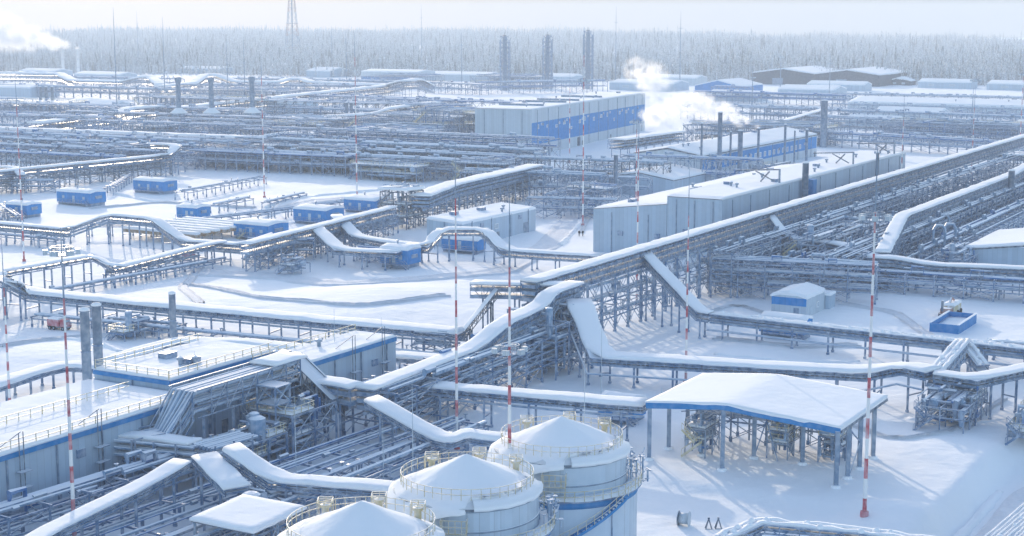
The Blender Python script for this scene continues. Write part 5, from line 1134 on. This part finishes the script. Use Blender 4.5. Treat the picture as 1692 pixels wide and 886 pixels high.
def column_tower(label, p, h, sd):
    root = thing('process_column', label, 'process column', (p.x, p.y, 0), 'three tall process columns against the forest'); Z = Vector((p.x, p.y, 0)); rnd = random.Random(sd)
    t = MB(); t.lathe(Z, [(2.0, -.5), (1.8, h - 3), (1.2, h - 1), (.1, h - .5)], 14); t.build('shell', M['grey'], root, True)
    t = MB()
    for s_ in (-1, 1):
        for q_ in (-1, 1): t.beam((p.x + s_ * 4, p.y + q_ * 4, -.5), (p.x + s_ * 4, p.y + q_ * 4, h - 4), .4)
    for z in range(0, int(h) - 8, 4):
        for q_ in (-4, 4):
            t.beam((p.x - 4, p.y + q_, z), (p.x + 4, p.y + q_, z + 4), .22); t.beam((p.x + 4, p.y + q_, z), (p.x - 4, p.y + q_, z + 4), .22); t.beam((p.x - 4, p.y + q_, z + 4), (p.x + 4, p.y + q_, z + 4), .28); t.beam((p.x + q_, p.y - 4, z + 4), (p.x + q_, p.y + 4, z + 4), .28)
    t.build('lattice_frame', M['steel'], root)
    for i in range(9):
        z = 6 + i * (h - 8) / 8; a0 = rnd.uniform(0, 6); t = MB(); t.lathe(Z, [(2.5, z), (3.9, z), (3.9, z + .2), (2.5, z + .2)], 10, a0=a0, a1=a0 + 4.2)
        rail(t, [(p.x + 3.8 * math.cos(a0 + .42 * j), p.y + 3.8 * math.sin(a0 + .42 * j), z) for j in range(11)], 1.2, 1.6, .2); t.build('platform', M['steel'], root)
    t = MB()
    for s in (-1, 1):
        t.beam((p.x + 4.6, p.y + s, 0), (p.x + 4.6, p.y + s, h - 2), .3)
    for z in range(2, int(h) - 2, 2): t.beam((p.x + 4.6, p.y - 1, z), (p.x + 4.6, p.y + 1, z + 1), .2)
    t.build('ladder', M['steel'], root)
    for s in (-1, 1): t = MB(); t.tube([(p.x + s * 3.3, p.y - 2, 0), (p.x + s * 3.3, p.y - 2, h - 4 - s), (p.x + s * 1.5, p.y - 1, h - 2)], .4, 6); t.build('riser_pipe', M['pipe'], root)
    t = MB(); t.tube([(p.x, p.y, h - 1), (p.x, p.y, h + 2.5)], .2, 5); t.lathe(Vector((p.x, p.y, h - .6)), [(1.4, 0), (1.4, .7), (.1, .9)], 8); t.build('top_vent', M['dark'], root)
column_tower('left one of the three tall columns', at(834, 150), 46, 1); column_tower('middle one of the three tall columns', at(904, 147), 46, 2); column_tower('right one of the three tall columns, slightly tallest', at(971, 147), 50, 3)
def radio_tower(p, h):
    root = thing('radio_tower', 'tall lattice radio tower on the horizon, cut by the top edge', 'radio tower', (p.x, p.y, 0))
    n = 14; sec = lambda t_: 9.5 * (1 - t_) ** 1.2 + 1.8
    for s in range(2):
        t = MB()
        for i in range(n):
            if i // 2 % 2 != s: continue
            z0, z1 = h * i / n, h * (i + 1) / n; a, b = sec(i / n), sec((i + 1) / n); c0 = [(p.x + x * a, p.y + y * a, z0) for x, y in ((-1, -1), (1, -1), (1, 1), (-1, 1))]; c1 = [(p.x + x * b, p.y + y * b, z1) for x, y in ((-1, -1), (1, -1), (1, 1), (-1, 1))]
            for j in range(4): t.beam(c0[j], c1[j], .5); t.beam(c0[j], c1[(j + 1) % 4], .24); t.beam(c0[(j + 1) % 4], c1[j], .24); t.beam(c1[j], c1[(j + 1) % 4], .26)
        t.build('lattice', M['rust' if s == 0 else 'grey'], root)
    t = MB(); t.lathe(Vector((p.x, p.y, 0)), [(1.2, 0), (.8, h)], 8); t.build('cable_shaft', M['grey'], root)
    for z, r in ((52, 9), (74, 7)): t = MB(); t.lathe(Vector((p.x, p.y, z)), [(1, 0), (r, 0), (r, .6), (1, .6)], 8); t.build('platform', M['grey'], root)
radio_tower(at(484, 99), 121)
# ------------------------------------------------------------------ masts and rods
for lab, px, yb, yt, r, pl, far in [
    ('striped mast cut by the left edge, nearest of the left ones', 18, 702, 390, .36, None, 0), ('striped mast standing on the far side of the left yard', 40, 432, 130, .36, None, 0),
    ('striped mast in front of the near left hall wall', 124, 905, 382, .4, 34, 0), ('striped mast left of centre beyond the snowy yard', 437, 330, 95, .4, 33, 0),
    ('striped mast behind the farthest blue cabin', 590, 332, 62, .4, None, 0), ('tall striped mast behind the middle tank', 755, 742, 242, .34, None, 0),
    ('striped mast in front of the farthest tank with a round lamp platform', 842, 920, 330, .4, 23.5, 0), ('striped mast behind the main line seen through its legs', 1052, 503, 190, .36, None, 0),
    ('striped mast beside the two walking people', 963, 374, 55, .36, 42, 0), ('striped mast in front of the power hall band', 941, 270, 118, .4, None, 0),
    ('striped mast at the back corner of the big canopy', 1133, 634, 282, .34, None, 0), ('striped mast in front of the big canopy with a lamp crown', 1428, 856, 250, .4, 36.5, 0),
    ('striped mast between the two long straight galleries', 1487, 352, 160, .36, None, 0), ('striped mast near the far end of the second long gallery', 1604, 312, 145, .36, 38, 0),
    ('striped mast before the steam with lamp crown', 1050, 405, 170, .3, 32.5, 0), ('striped mast at the upper right edge', 1684, 265, 100, .36, 36, 0)]:
    p = at(px, yb); k = FPX / (p.y * math.cos(PITCH) + CH * math.sin(PITCH)); mast(lab, p, (yb - yt) / k * 1.02, r, pl)
for lab, px, yb, yt in [('far mast rising left of the smoking chimneys pair into the sky', 194, 195, 15), ('thin far mast left of the fired heaters', 273, 170, 30), ('far mast just left of the radio tower', 377, 172, 66), ('far mast beside the left hump of the far gallery', 405, 170, 62),
    ('far mast over the far stepped gallery', 573, 150, 50), ('far mast left of the left tall column', 763, 150, 55), ('far mast right of the right tall column', 1017, 135, 12), ('far mast above the puffing steam', 1123, 150, 20),
    ('far mast beside the dark warehouses, left bay', 1289, 150, 80), ('far mast beside the dark warehouses, right bay', 1370, 165, 90), ('far mast in front of the very long low hall', 1606, 200, 146), ('far mast high above the forest centre', 697, 112, 8),
    ('far mast standing in the forest behind the chimneys', 229, 110, 20), ('far thin mast above the far blue based hall', 549, 125, 44), ('far mast near the far left gallery step', 30, 232, 158), ('far mast at the right edge by the forest', 1690, 190, 60), ('far mast before the lattice poles', 1242, 200, 110)]:
    p = at(px, yb); k = FPX / (p.y * math.cos(PITCH) + CH * math.sin(PITCH)); h = (yb - yt) / k; mast(lab, p, h, .45, h * .78, far=True, rod=h * .15, group='far hazy masts with lamp crowns', lamp=4)
for lab, px, yb, yt in [('thin rod beside the zigzag braced tower', 490, 815, 655), ('thin rod left of the thick tank ramp', 634, 815, 690), ('tallest thin rod in front of the tank ramp', 683, 830, 612), ('thin rod rising from the farthest tank', 965, 770, 560), ('thin rod left of the right ribbon ramp', 993, 690, 520),
    ('thin rod on the middle tank edge', 812, 820, 740), ('thin rod on the grey hall roof behind the bridge', 322, 606, 580), ('braced rod on the hall roof by the yard', 553, 575, 510), ('second rod on the hall roof by the yard end', 631, 560, 524), ('short rod behind the big canopy', 1093, 660, 640)]:
    z = 8.8 if 'roof' in lab else (8 if 'tank edge' in lab or 'rising from' in lab else 0); p = at(px, yb, z); k = FPX / (p.y + 8); r_ = rod(lab, Vector((p.x, p.y, 0)), z + (yb - yt) / k, .08)
# braced lattice props on the tall workshop roof
for i, px in enumerate((1280, 1402, 1470)):
    u = onv(px, -21.5); root = thing('roof_prop', ['nearest cable prop frame on the tall workshop roof', 'middle cable prop frame on the tall workshop roof', 'farthest cable prop frame on the tall workshop roof'][i], 'prop frame', W(u, -21.5, 15), 'cable prop frames on the tall workshop roof')
    t = MB(); t.beam(W(u, -20.6, 9), W(u, -20.6, 19.5), .5); t.build('post', M['grey'], root)
    t = MB(); t.beam(W(u, -20.6, 19.3), W(u - 1, -33, 18.6), .35); t.beam(W(u, -22, 16), W(u - 4, -26, 19), .3); t.beam(W(u - 4, -22, 19), W(u, -26, 15.8), .3); t.build('brace', M['dark'], root)
# cold pipe loops
for i, (px, py) in enumerate([(1540, 440), (1558, 432), (1548, 410)]):
    p = at(px, py); t = MB(); z = 9 - i * .6; t.tube([(p.x, p.y, 0), (p.x, p.y, z), (p.x + .6, p.y, z + 1), (p.x + 2.2, p.y, z + 1), (p.x + 2.8, p.y, z), (p.x + 2.8, p.y, 4)], .35, 8); o = t.build('pipe_loop', M['pipe']); tag(o, ['tallest bent pipe loop beside the second long gallery', 'middle bent pipe loop beside the second long gallery', 'lowest bent pipe loop beside the second long gallery'][i], 'pipe loop', 'bent pipe loops')
# ------------------------------------------------------------------ vehicles, people, small things
def vehicle(label, p, body='red', rz=0.0, name='service_truck', cat='truck'):
    root = thing(name, label, cat, (p.x, p.y, gz(p.x, p.y))); root.rotation_euler = (0, 0, rz); root.scale = (.8, .8, .8); b = WL[root]; X, Y = Vector((1, 0, 0)), Vector((0, 1, 0))
    def part(nm, m_, *bx):
        t = MB()
        for cx, cy, sx, sy, z0, z1 in bx: t.box(Vector((b.x + cx, b.y + cy, 0)), X, Y, sx, sy, b.z + z0, b.z + z1)
        o = t.build(nm, M[m_], root); return o
    part('chassis', 'dark', (0, 0, 6.2, 1.6, .6, .95)); part('tank_body', body, (-.9, 0, 3.6, 2.3, 1.0, 2.6)); part('cab', body, (2.1, 0, 1.7, 2.2, .9, 2.0), (1.9, 0, 1.3, 2.1, 2.0, 2.7))
    part('windscreen', 'glass', (2.62, 0, .06, 1.9, 2.05, 2.6)); part('snow_load', 'snow', (-.9, 0, 3.4, 2.1, 2.6, 2.95))
    for x in (-2, -.8, 2):
        for y in (-1, 1):
            t = MB(); t.tube([(b.x + x, b.y + y * .85, b.z + .5), (b.x + x, b.y + y * 1.15, b.z + .5)], .5, 12); w_ = t.build('wheel', M['black'], root)
            t = MB(); t.tube([(b.x + x, b.y + y * 1.12, b.z + .5), (b.x + x, b.y + y * 1.18, b.z + .5)], .25, 10); t.build('rim', M['grey'], w_)
    for y in (-.8, .8): part('headlight', 'white', (2.98, y, .08, .3, 1.2, 1.45))
vehicle('red service truck parked on the left yard', at(98, 546), 'red', R(-25))
vehicle('dull red truck behind the white and blue hut', at(1352, 460), 'rust', R(-28))
def hydrant_box(label, p):
    root = thing('fire_cabinet', label, 'fire cabinet', (p.x, p.y, 0)); t = MB(); t.box(p, AX, BX, 1.6, 3, 1.2, 2.4); t.build('box', M['red'], root)
    t = MB(); slab(t, *[p + AX * a + BX * b_ + Vector((0, 0, 2.4)) for a, b_ in ((-.8, -1.5), (.8, -1.5), (.8, 1.5), (-.8, 1.5))], .3, (4, 4), over=.1); t.build('snow_cap', M['snow'], root, True)
    for a in (-.7, .7):
        for b_ in (-1.3, 1.3): t = MB(); q = p + AX * a + BX * b_; t.beam((q.x, q.y, -.4), (q.x, q.y, 1.2), .14); t.build('leg', M['steel'], root)
hydrant_box('red fire cabinet on legs beside the yard gallery', at(312, 432)); hydrant_box('small far red cabinet left of the tall columns', at(781, 143))
def person(label, p, rz, sw):
    root = thing('person', label, 'person', (p.x, p.y, 0), 'people walking on the snow'); g = gz(p.x, p.y)
    v = [(0, 0, .95), (0, 0, 1.2), (0, .01, 1.42), (0, .01, 1.52), (0, .03, 1.66), (0, .03, 1.74), (-.2, 0, 1.42), (-.27, .02 + sw * .1, 1.15), (-.27, .1 + sw * .2, .92), (.2, 0, 1.42), (.27, .02 - sw * .1, 1.15), (.27, .1 - sw * .2, .92),
         (-.1, 0, .9), (-.11, sw * .14, .5), (-.11, sw * .2, .08), (-.11, sw * .2 + .14, .04), (.1, 0, .9), (.11, -sw * .12, .5), (.11, -sw * .24, .08), (.11, -sw * .24 + .14, .04)]
    e = [(0, 1), (1, 2), (2, 3), (3, 4), (4, 5), (2, 6), (6, 7), (7, 8), (2, 9), (9, 10), (10, 11), (0, 12), (12, 13), (13, 14), (14, 15), (0, 16), (16, 17), (17, 18), (18, 19)]
    rad = [.17, .19, .17, .08, .11, .08, .09, .075, .05, .09, .075, .05, .11, .08, .06, .05, .11, .08, .06, .05]
    me = bpy.data.meshes.new('body'); me.from_pydata(v, e, []); me.materials.append(M['black']); o = bpy.data.objects.new('body', me); COL.objects.link(o); o.parent = root; o.location = (0, 0, g); o.rotation_euler = (0, 0, rz)
    sk = o.modifiers.new('skin', 'SKIN')
    for i, d in enumerate(me.skin_vertices[0].data): d.radius = (rad[i], rad[i]); d.use_root = i == 0
    o.modifiers.new('sub', 'SUBSURF').levels = 1; o.modifiers['sub'].render_levels = 1
    t = MB(); q = Vector((p.x, p.y, 0)); t.lathe(Vector((p.x, p.y, g + 1.64)), [(.12, 0), (.145, .05), (.12, .13), (.02, .17)], 10); t.build('helmet', M['white'], root, True)
person('person in dark winter clothes walking by the mast, on the left', at(957, 390), 0, 1); person('person in dark winter clothes walking by the mast, on the right', at(963, 390), .2, -1)
person('person in dark clothes far off near the upper right racks, left of two', at(1533, 240), .4, 1); person('person in dark clothes far off near the upper right racks, right of two', at(1539, 240), -.3, -1)
def drum(p):
    root = thing('cable_drum', 'large black and white cable drum lying on the snow near the canopy', 'cable drum', (p.x, p.y, 0)); g = gz(p.x, p.y); ax = Vector((.95, -.3, 0)).normalized(); c = Vector((p.x, p.y, g + .85))
    for s in (-1, 1): t = MB(); t.tube([c + ax * (s * .62), c + ax * (s * .72)], .95, 20); t.build('flange', M['dark' if s < 0 else 'lightwall'], root)
    t = MB(); t.tube([c - ax * .62, c + ax * .62], .68, 18); t.build('cable_winding', M['lightwall'], root, True)
drum(at(1130, 857))
for i, px in enumerate((1171, 1187)):
    p = at(px, 862); root = thing('cable_stand', ['dark frame stand next to the cable drum', 'dark frame stand farther from the cable drum'][i], 'cable stand', (p.x, p.y, 0), 'pair of dark frame stands by the cable drum'); g = gz(p.x, p.y) - .1
    for s in (-1, 1):
        t = MB(); t.beam((p.x + s * .4, p.y - .3, g), (p.x, p.y, g + 1.35), .1); t.beam((p.x + s * .4, p.y + .3, g), (p.x, p.y, g + 1.35), .1); t.build('leg', M['dark'], root)
    t = MB(); t.beam((p.x - .45, p.y - .3, g + .12), (p.x + .45, p.y - .3, g + .12), .1); t.beam((p.x - .12, p.y, g + 1.4), (p.x + .12, p.y, g + 1.4), .2); t.build('crossbar', M['dark'], root)
def pit_tank():
    p = at(1575, 540); root = thing('open_tank', 'blue open topped tank beside the yellow machine', 'open tank', (p.x, p.y, 0)); u, v = UV(p)
    t = MB(); u0, u1, v0, v1 = u - 7, u + 7, v - 2.8, v + 2.8
    for a in ((u0, u0 + .2, v0, v1), (u1 - .2, u1, v0, v1), (u0 + .21, u1 - .21, v0, v0 + .2), (u0 + .21, u1 - .21, v1 - .2, v1)): t.ubox(*a, -.3, 1.7)
    t.build('wall', M['bluetrim'], root)
    t = MB(); slab(t, W(u0, v0, .2), W(u1, v0, .2), W(u1, v1, .2), W(u0, v1, .2), .5, (6, 5), over=-.3, amp=.3); t.build('snow_fill', M['snow'], root, True)
    t = MB()
    for a in ((u0 - .1, u1 + .1, v0 - .12, v0 + .3), (u0 - .1, u1 + .1, v1 - .3, v1 + .12)): t.ubox(*a, 1.71, 1.9)
    t.build('snow_rim', M['snow'], root)
pit_tank()
def machine():
    p = at(1570, 521); root = thing('pump_machine', 'snowy yellow and brown pumping machine with short exhaust behind the blue tank', 'machine', (p.x, p.y, 0)); u, v = UV(p)
    t = MB(); t.ubox(u - 4.5, u + 4.5, v - 1.2, v + 1.2, .5, .9); t.build('chassis', M['dark'], root)
    t = MB(); t.ubox(u - 1.5, u + 4.2, v - 1.1, v + 1.1, .95, 2.2); t.build('housing', M['yellow'], root)
    t = MB(); slab(t, W(u - 1.5, v - 1.1, 2.2), W(u + 4.2, v - 1.1, 2.2), W(u + 4.2, v + 1.1, 2.2), W(u - 1.5, v + 1.1, 2.2), .4, (6, 4), over=.15, amp=.2); t.build('snow_cap', M['snow'], root, True)
    t = MB(); t.ubox(u - 4.2, u - 2, v - 1, v + 1, .95, 2.0); t.build('engine', M['rust'], root)
    t = MB(); q = W(u - 4.2, v - .6); t.tube([(q.x, q.y, 1.5), (q.x, q.y, 3.6)], .25, 8); t.build('exhaust', M['dark'], root)
    t = MB(); t.beam(W(u - 2, v, 1.6), W(u + .5, v, 3.6), .35); t.beam(W(u + .5, v, 3.6), W(u + 2.5, v, 2.8), .3); t.build('arm', M['rust'], root)
    for a in (-3.6, -1.2, 1.2, 3.6):
        for b_ in (-1.2, 1.2): t = MB(); q = W(u + a, v + b_, .5); t.tube([q - BX * .2, q + BX * .2], .5, 10); t.build('wheel', M['black'], root)
machine()
# wall ladders with lamps on the near halls
for i, (u, v, h) in enumerate([(-135, -13.3, 8.3), (-122, -13.3, 8.3), (-71, -10.2, 9.2), (-63, -10.2, 9.2)]):
    root = thing('wall_ladder', ['dark service ladder with landings on the near left hall, nearer one', 'dark service ladder with landings on the near left hall, by the pipe knot', 'dark service ladder on the hall by the yard, left one', 'dark service ladder on the hall by the yard, at its end'][i], 'ladder', W(u, v), 'service ladders on the grey hall walls')
    t = MB(); [t.beam(W(u + s, v + .2, .5), W(u + s, v + .2, h + 2.6), .1) for s in (-.35, .35)]; t.build('rail', M['dark'], root)
    for z in (2, 4, 6): t = MB(); t.ubox(u - .9, u + .9, v + .05, v + 1.0, z, z + .12); t.build('landing', M['steel'], root)
    t = MB(); t.beam(W(u, v + .2, h + 2.6), W(u - 1.8, v - 2.2, h + .4), .1); t.build('brace', M['dark'], root)
# ------------------------------------------------------------------ steam and haze
def volmat(name, col, dens, ani=.3, nscale=None, lo=.45, hi=.62, emit=0):
    m = bpy.data.materials.new(name); m.use_nodes = True; t = m.node_tree; t.nodes.clear(); L = t.links.new
    o = t.nodes.new('ShaderNodeOutputMaterial'); p = t.nodes.new('ShaderNodeVolumePrincipled'); p.inputs['Color'].default_value = (*col, 1); p.inputs['Density'].default_value = dens; p.inputs['Anisotropy'].default_value = ani
    L(p.outputs[0], o.inputs['Volume'])
    if nscale:
        g = t.nodes.new('ShaderNodeTexCoord'); n = t.nodes.new('ShaderNodeTexNoise'); n.inputs['Scale'].default_value = nscale; n.inputs['Detail'].default_value = 5; n.inputs['Roughness'].default_value = .6
        L(g.outputs['Object'], n.inputs['Vector']); r = t.nodes.new('ShaderNodeMapRange'); r.inputs['From Min'].default_value = lo; r.inputs['From Max'].default_value = hi; r.inputs['To Max'].default_value = dens
        L(n.outputs[0], r.inputs[0]); L(r.outputs[0], p.inputs['Density'])
    return m
def plume(label, pts, dens, nscale, n=3, lo=.36, hi=.66):
    """soft round puffs of vapour strung along the drift; density fades to nothing towards each puff's rim"""
    m = bpy.data.materials.new('steam'); m.use_nodes = True; t = m.node_tree; t.nodes.clear(); L = t.links.new
    o = t.nodes.new('ShaderNodeOutputMaterial'); p = t.nodes.new('ShaderNodeVolumePrincipled'); p.inputs['Color'].default_value = (.985, .985, .985, 1); p.inputs['Anisotropy'].default_value = .38; L(p.outputs[0], o.inputs['Volume'])
    tc = t.nodes.new('ShaderNodeTexCoord'); ln = t.nodes.new('ShaderNodeVectorMath'); ln.operation = 'LENGTH'; L(tc.outputs['Object'], ln.inputs[0])
    f = t.nodes.new('ShaderNodeMapRange'); f.interpolation_type = 'SMOOTHSTEP'; f.inputs['From Min'].default_value = 1.0; f.inputs['From Max'].default_value = .15; L(ln.outputs['Value'], f.inputs[0])
    ge = t.nodes.new('ShaderNodeNewGeometry'); nz = t.nodes.new('ShaderNodeTexNoise'); nz.inputs['Scale'].default_value = nscale; nz.inputs['Detail'].default_value = 5; nz.inputs['Roughness'].default_value = .62; L(ge.outputs['Position'], nz.inputs['Vector'])
    r = t.nodes.new('ShaderNodeMapRange'); r.inputs['From Min'].default_value = lo; r.inputs['From Max'].default_value = hi; r.inputs['To Max'].default_value = dens; L(nz.outputs[0], r.inputs[0])
    mu = t.nodes.new('ShaderNodeMath'); mu.operation = 'MULTIPLY'; L(f.outputs[0], mu.inputs[0]); L(r.outputs[0], mu.inputs[1]); L(mu.outputs[0], p.inputs['Density'])
    root = thing('steam_plume', label, 'steam', pts[0][0]); sph = MB(); k = 14
    sph.lathe(Vector((0, 0, 0)), [(max(.001, math.sin(math.pi * i / k)), -math.cos(math.pi * i / k)) for i in range(k + 1)], 20); rn = random.Random(len(label)); first = None
    for (a, ra), (b, rb) in zip(pts, pts[1:]):
        for q in range(n):
            f_ = q / n; c = Vector(a).lerp(Vector(b), f_); rr = ra + (rb - ra) * f_; c = c + Vector((rn.uniform(-1, 1), rn.uniform(-1, 1), rn.uniform(-1, 1))) * rr * .3
            if first is None: ob = first = sph.build('puff', m)
            else: ob = first.copy(); COL.objects.link(ob)
            ob.parent = root; ob.location = c - WL[root]; ob.scale = (rr * rn.uniform(1.0, 1.4), rr * rn.uniform(1.0, 1.4), rr * rn.uniform(.9, 1.25))
k = STEAM; zs_ = CH + k.y * math.tan(math.atan((443 - 210) / FPX) - PITCH) - 12.6
plume('bright white steam streaming left from the slim stack', [(Vector((k.x - .6, k.y, zs_ + 12.8)), 1.4), (Vector((k.x - 7, k.y + 3, zs_ + 15)), 3.2), (Vector((k.x - 14, k.y + 6, zs_ + 18)), 5), (Vector((k.x - 22, k.y + 10, zs_ + 21.5)), 6), (Vector((k.x - 30, k.y + 14, zs_ + 20)), 6), (Vector((k.x - 38, k.y + 18, zs_ + 16)), 4.5), (Vector((k.x - 44, k.y + 20, zs_ + 15)), 4)], .45, .3, 3, .44, .62)
k = at(1085, 225)
plume('thin ragged steam puffing up behind the power hall end', [(Vector((k.x + 9, k.y - 12, 5)), 5), (Vector((k.x + 4, k.y, 12)), 7), (Vector((k.x, k.y + 10, 19)), 6), (Vector((k.x + 1, k.y + 20, 26)), 7), (Vector((k.x - 3, k.y + 30, 32)), 9), (Vector((k.x - 14, k.y + 32, 32)), 7)], (.24), .22, 2, .44, .64)
k = at(130, 124)
plume('broad glowing steam drifting off the far left chimney', [(Vector((k.x - 1, k.y, 28)), 3), (Vector((k.x - 22, k.y + 5, 33)), 8), (Vector((k.x - 48, k.y + 10, 39)), 14), (Vector((k.x - 85, k.y + 15, 48)), 22), (Vector((k.x - 130, k.y + 20, 56)), 30), (Vector((k.x - 170, k.y + 20, 60)), 30)], .2, .07, 3, .42, .62)
hz = MB(); hz.hexa([Vector(p) for p in ((-7600, -60, -24), (7600, -60, -24), (7600, 7600, -24), (-7600, 7600, -24), (-7600, -60, 122), (7600, -60, 122), (7600, 7600, 122), (-7600, 7600, 122))])
o = hz.build('haze', volmat('haze', HAZE_COL, HAZE_D, .1)); tag(o, 'cold hazy air over the whole plant', kind='stuff')
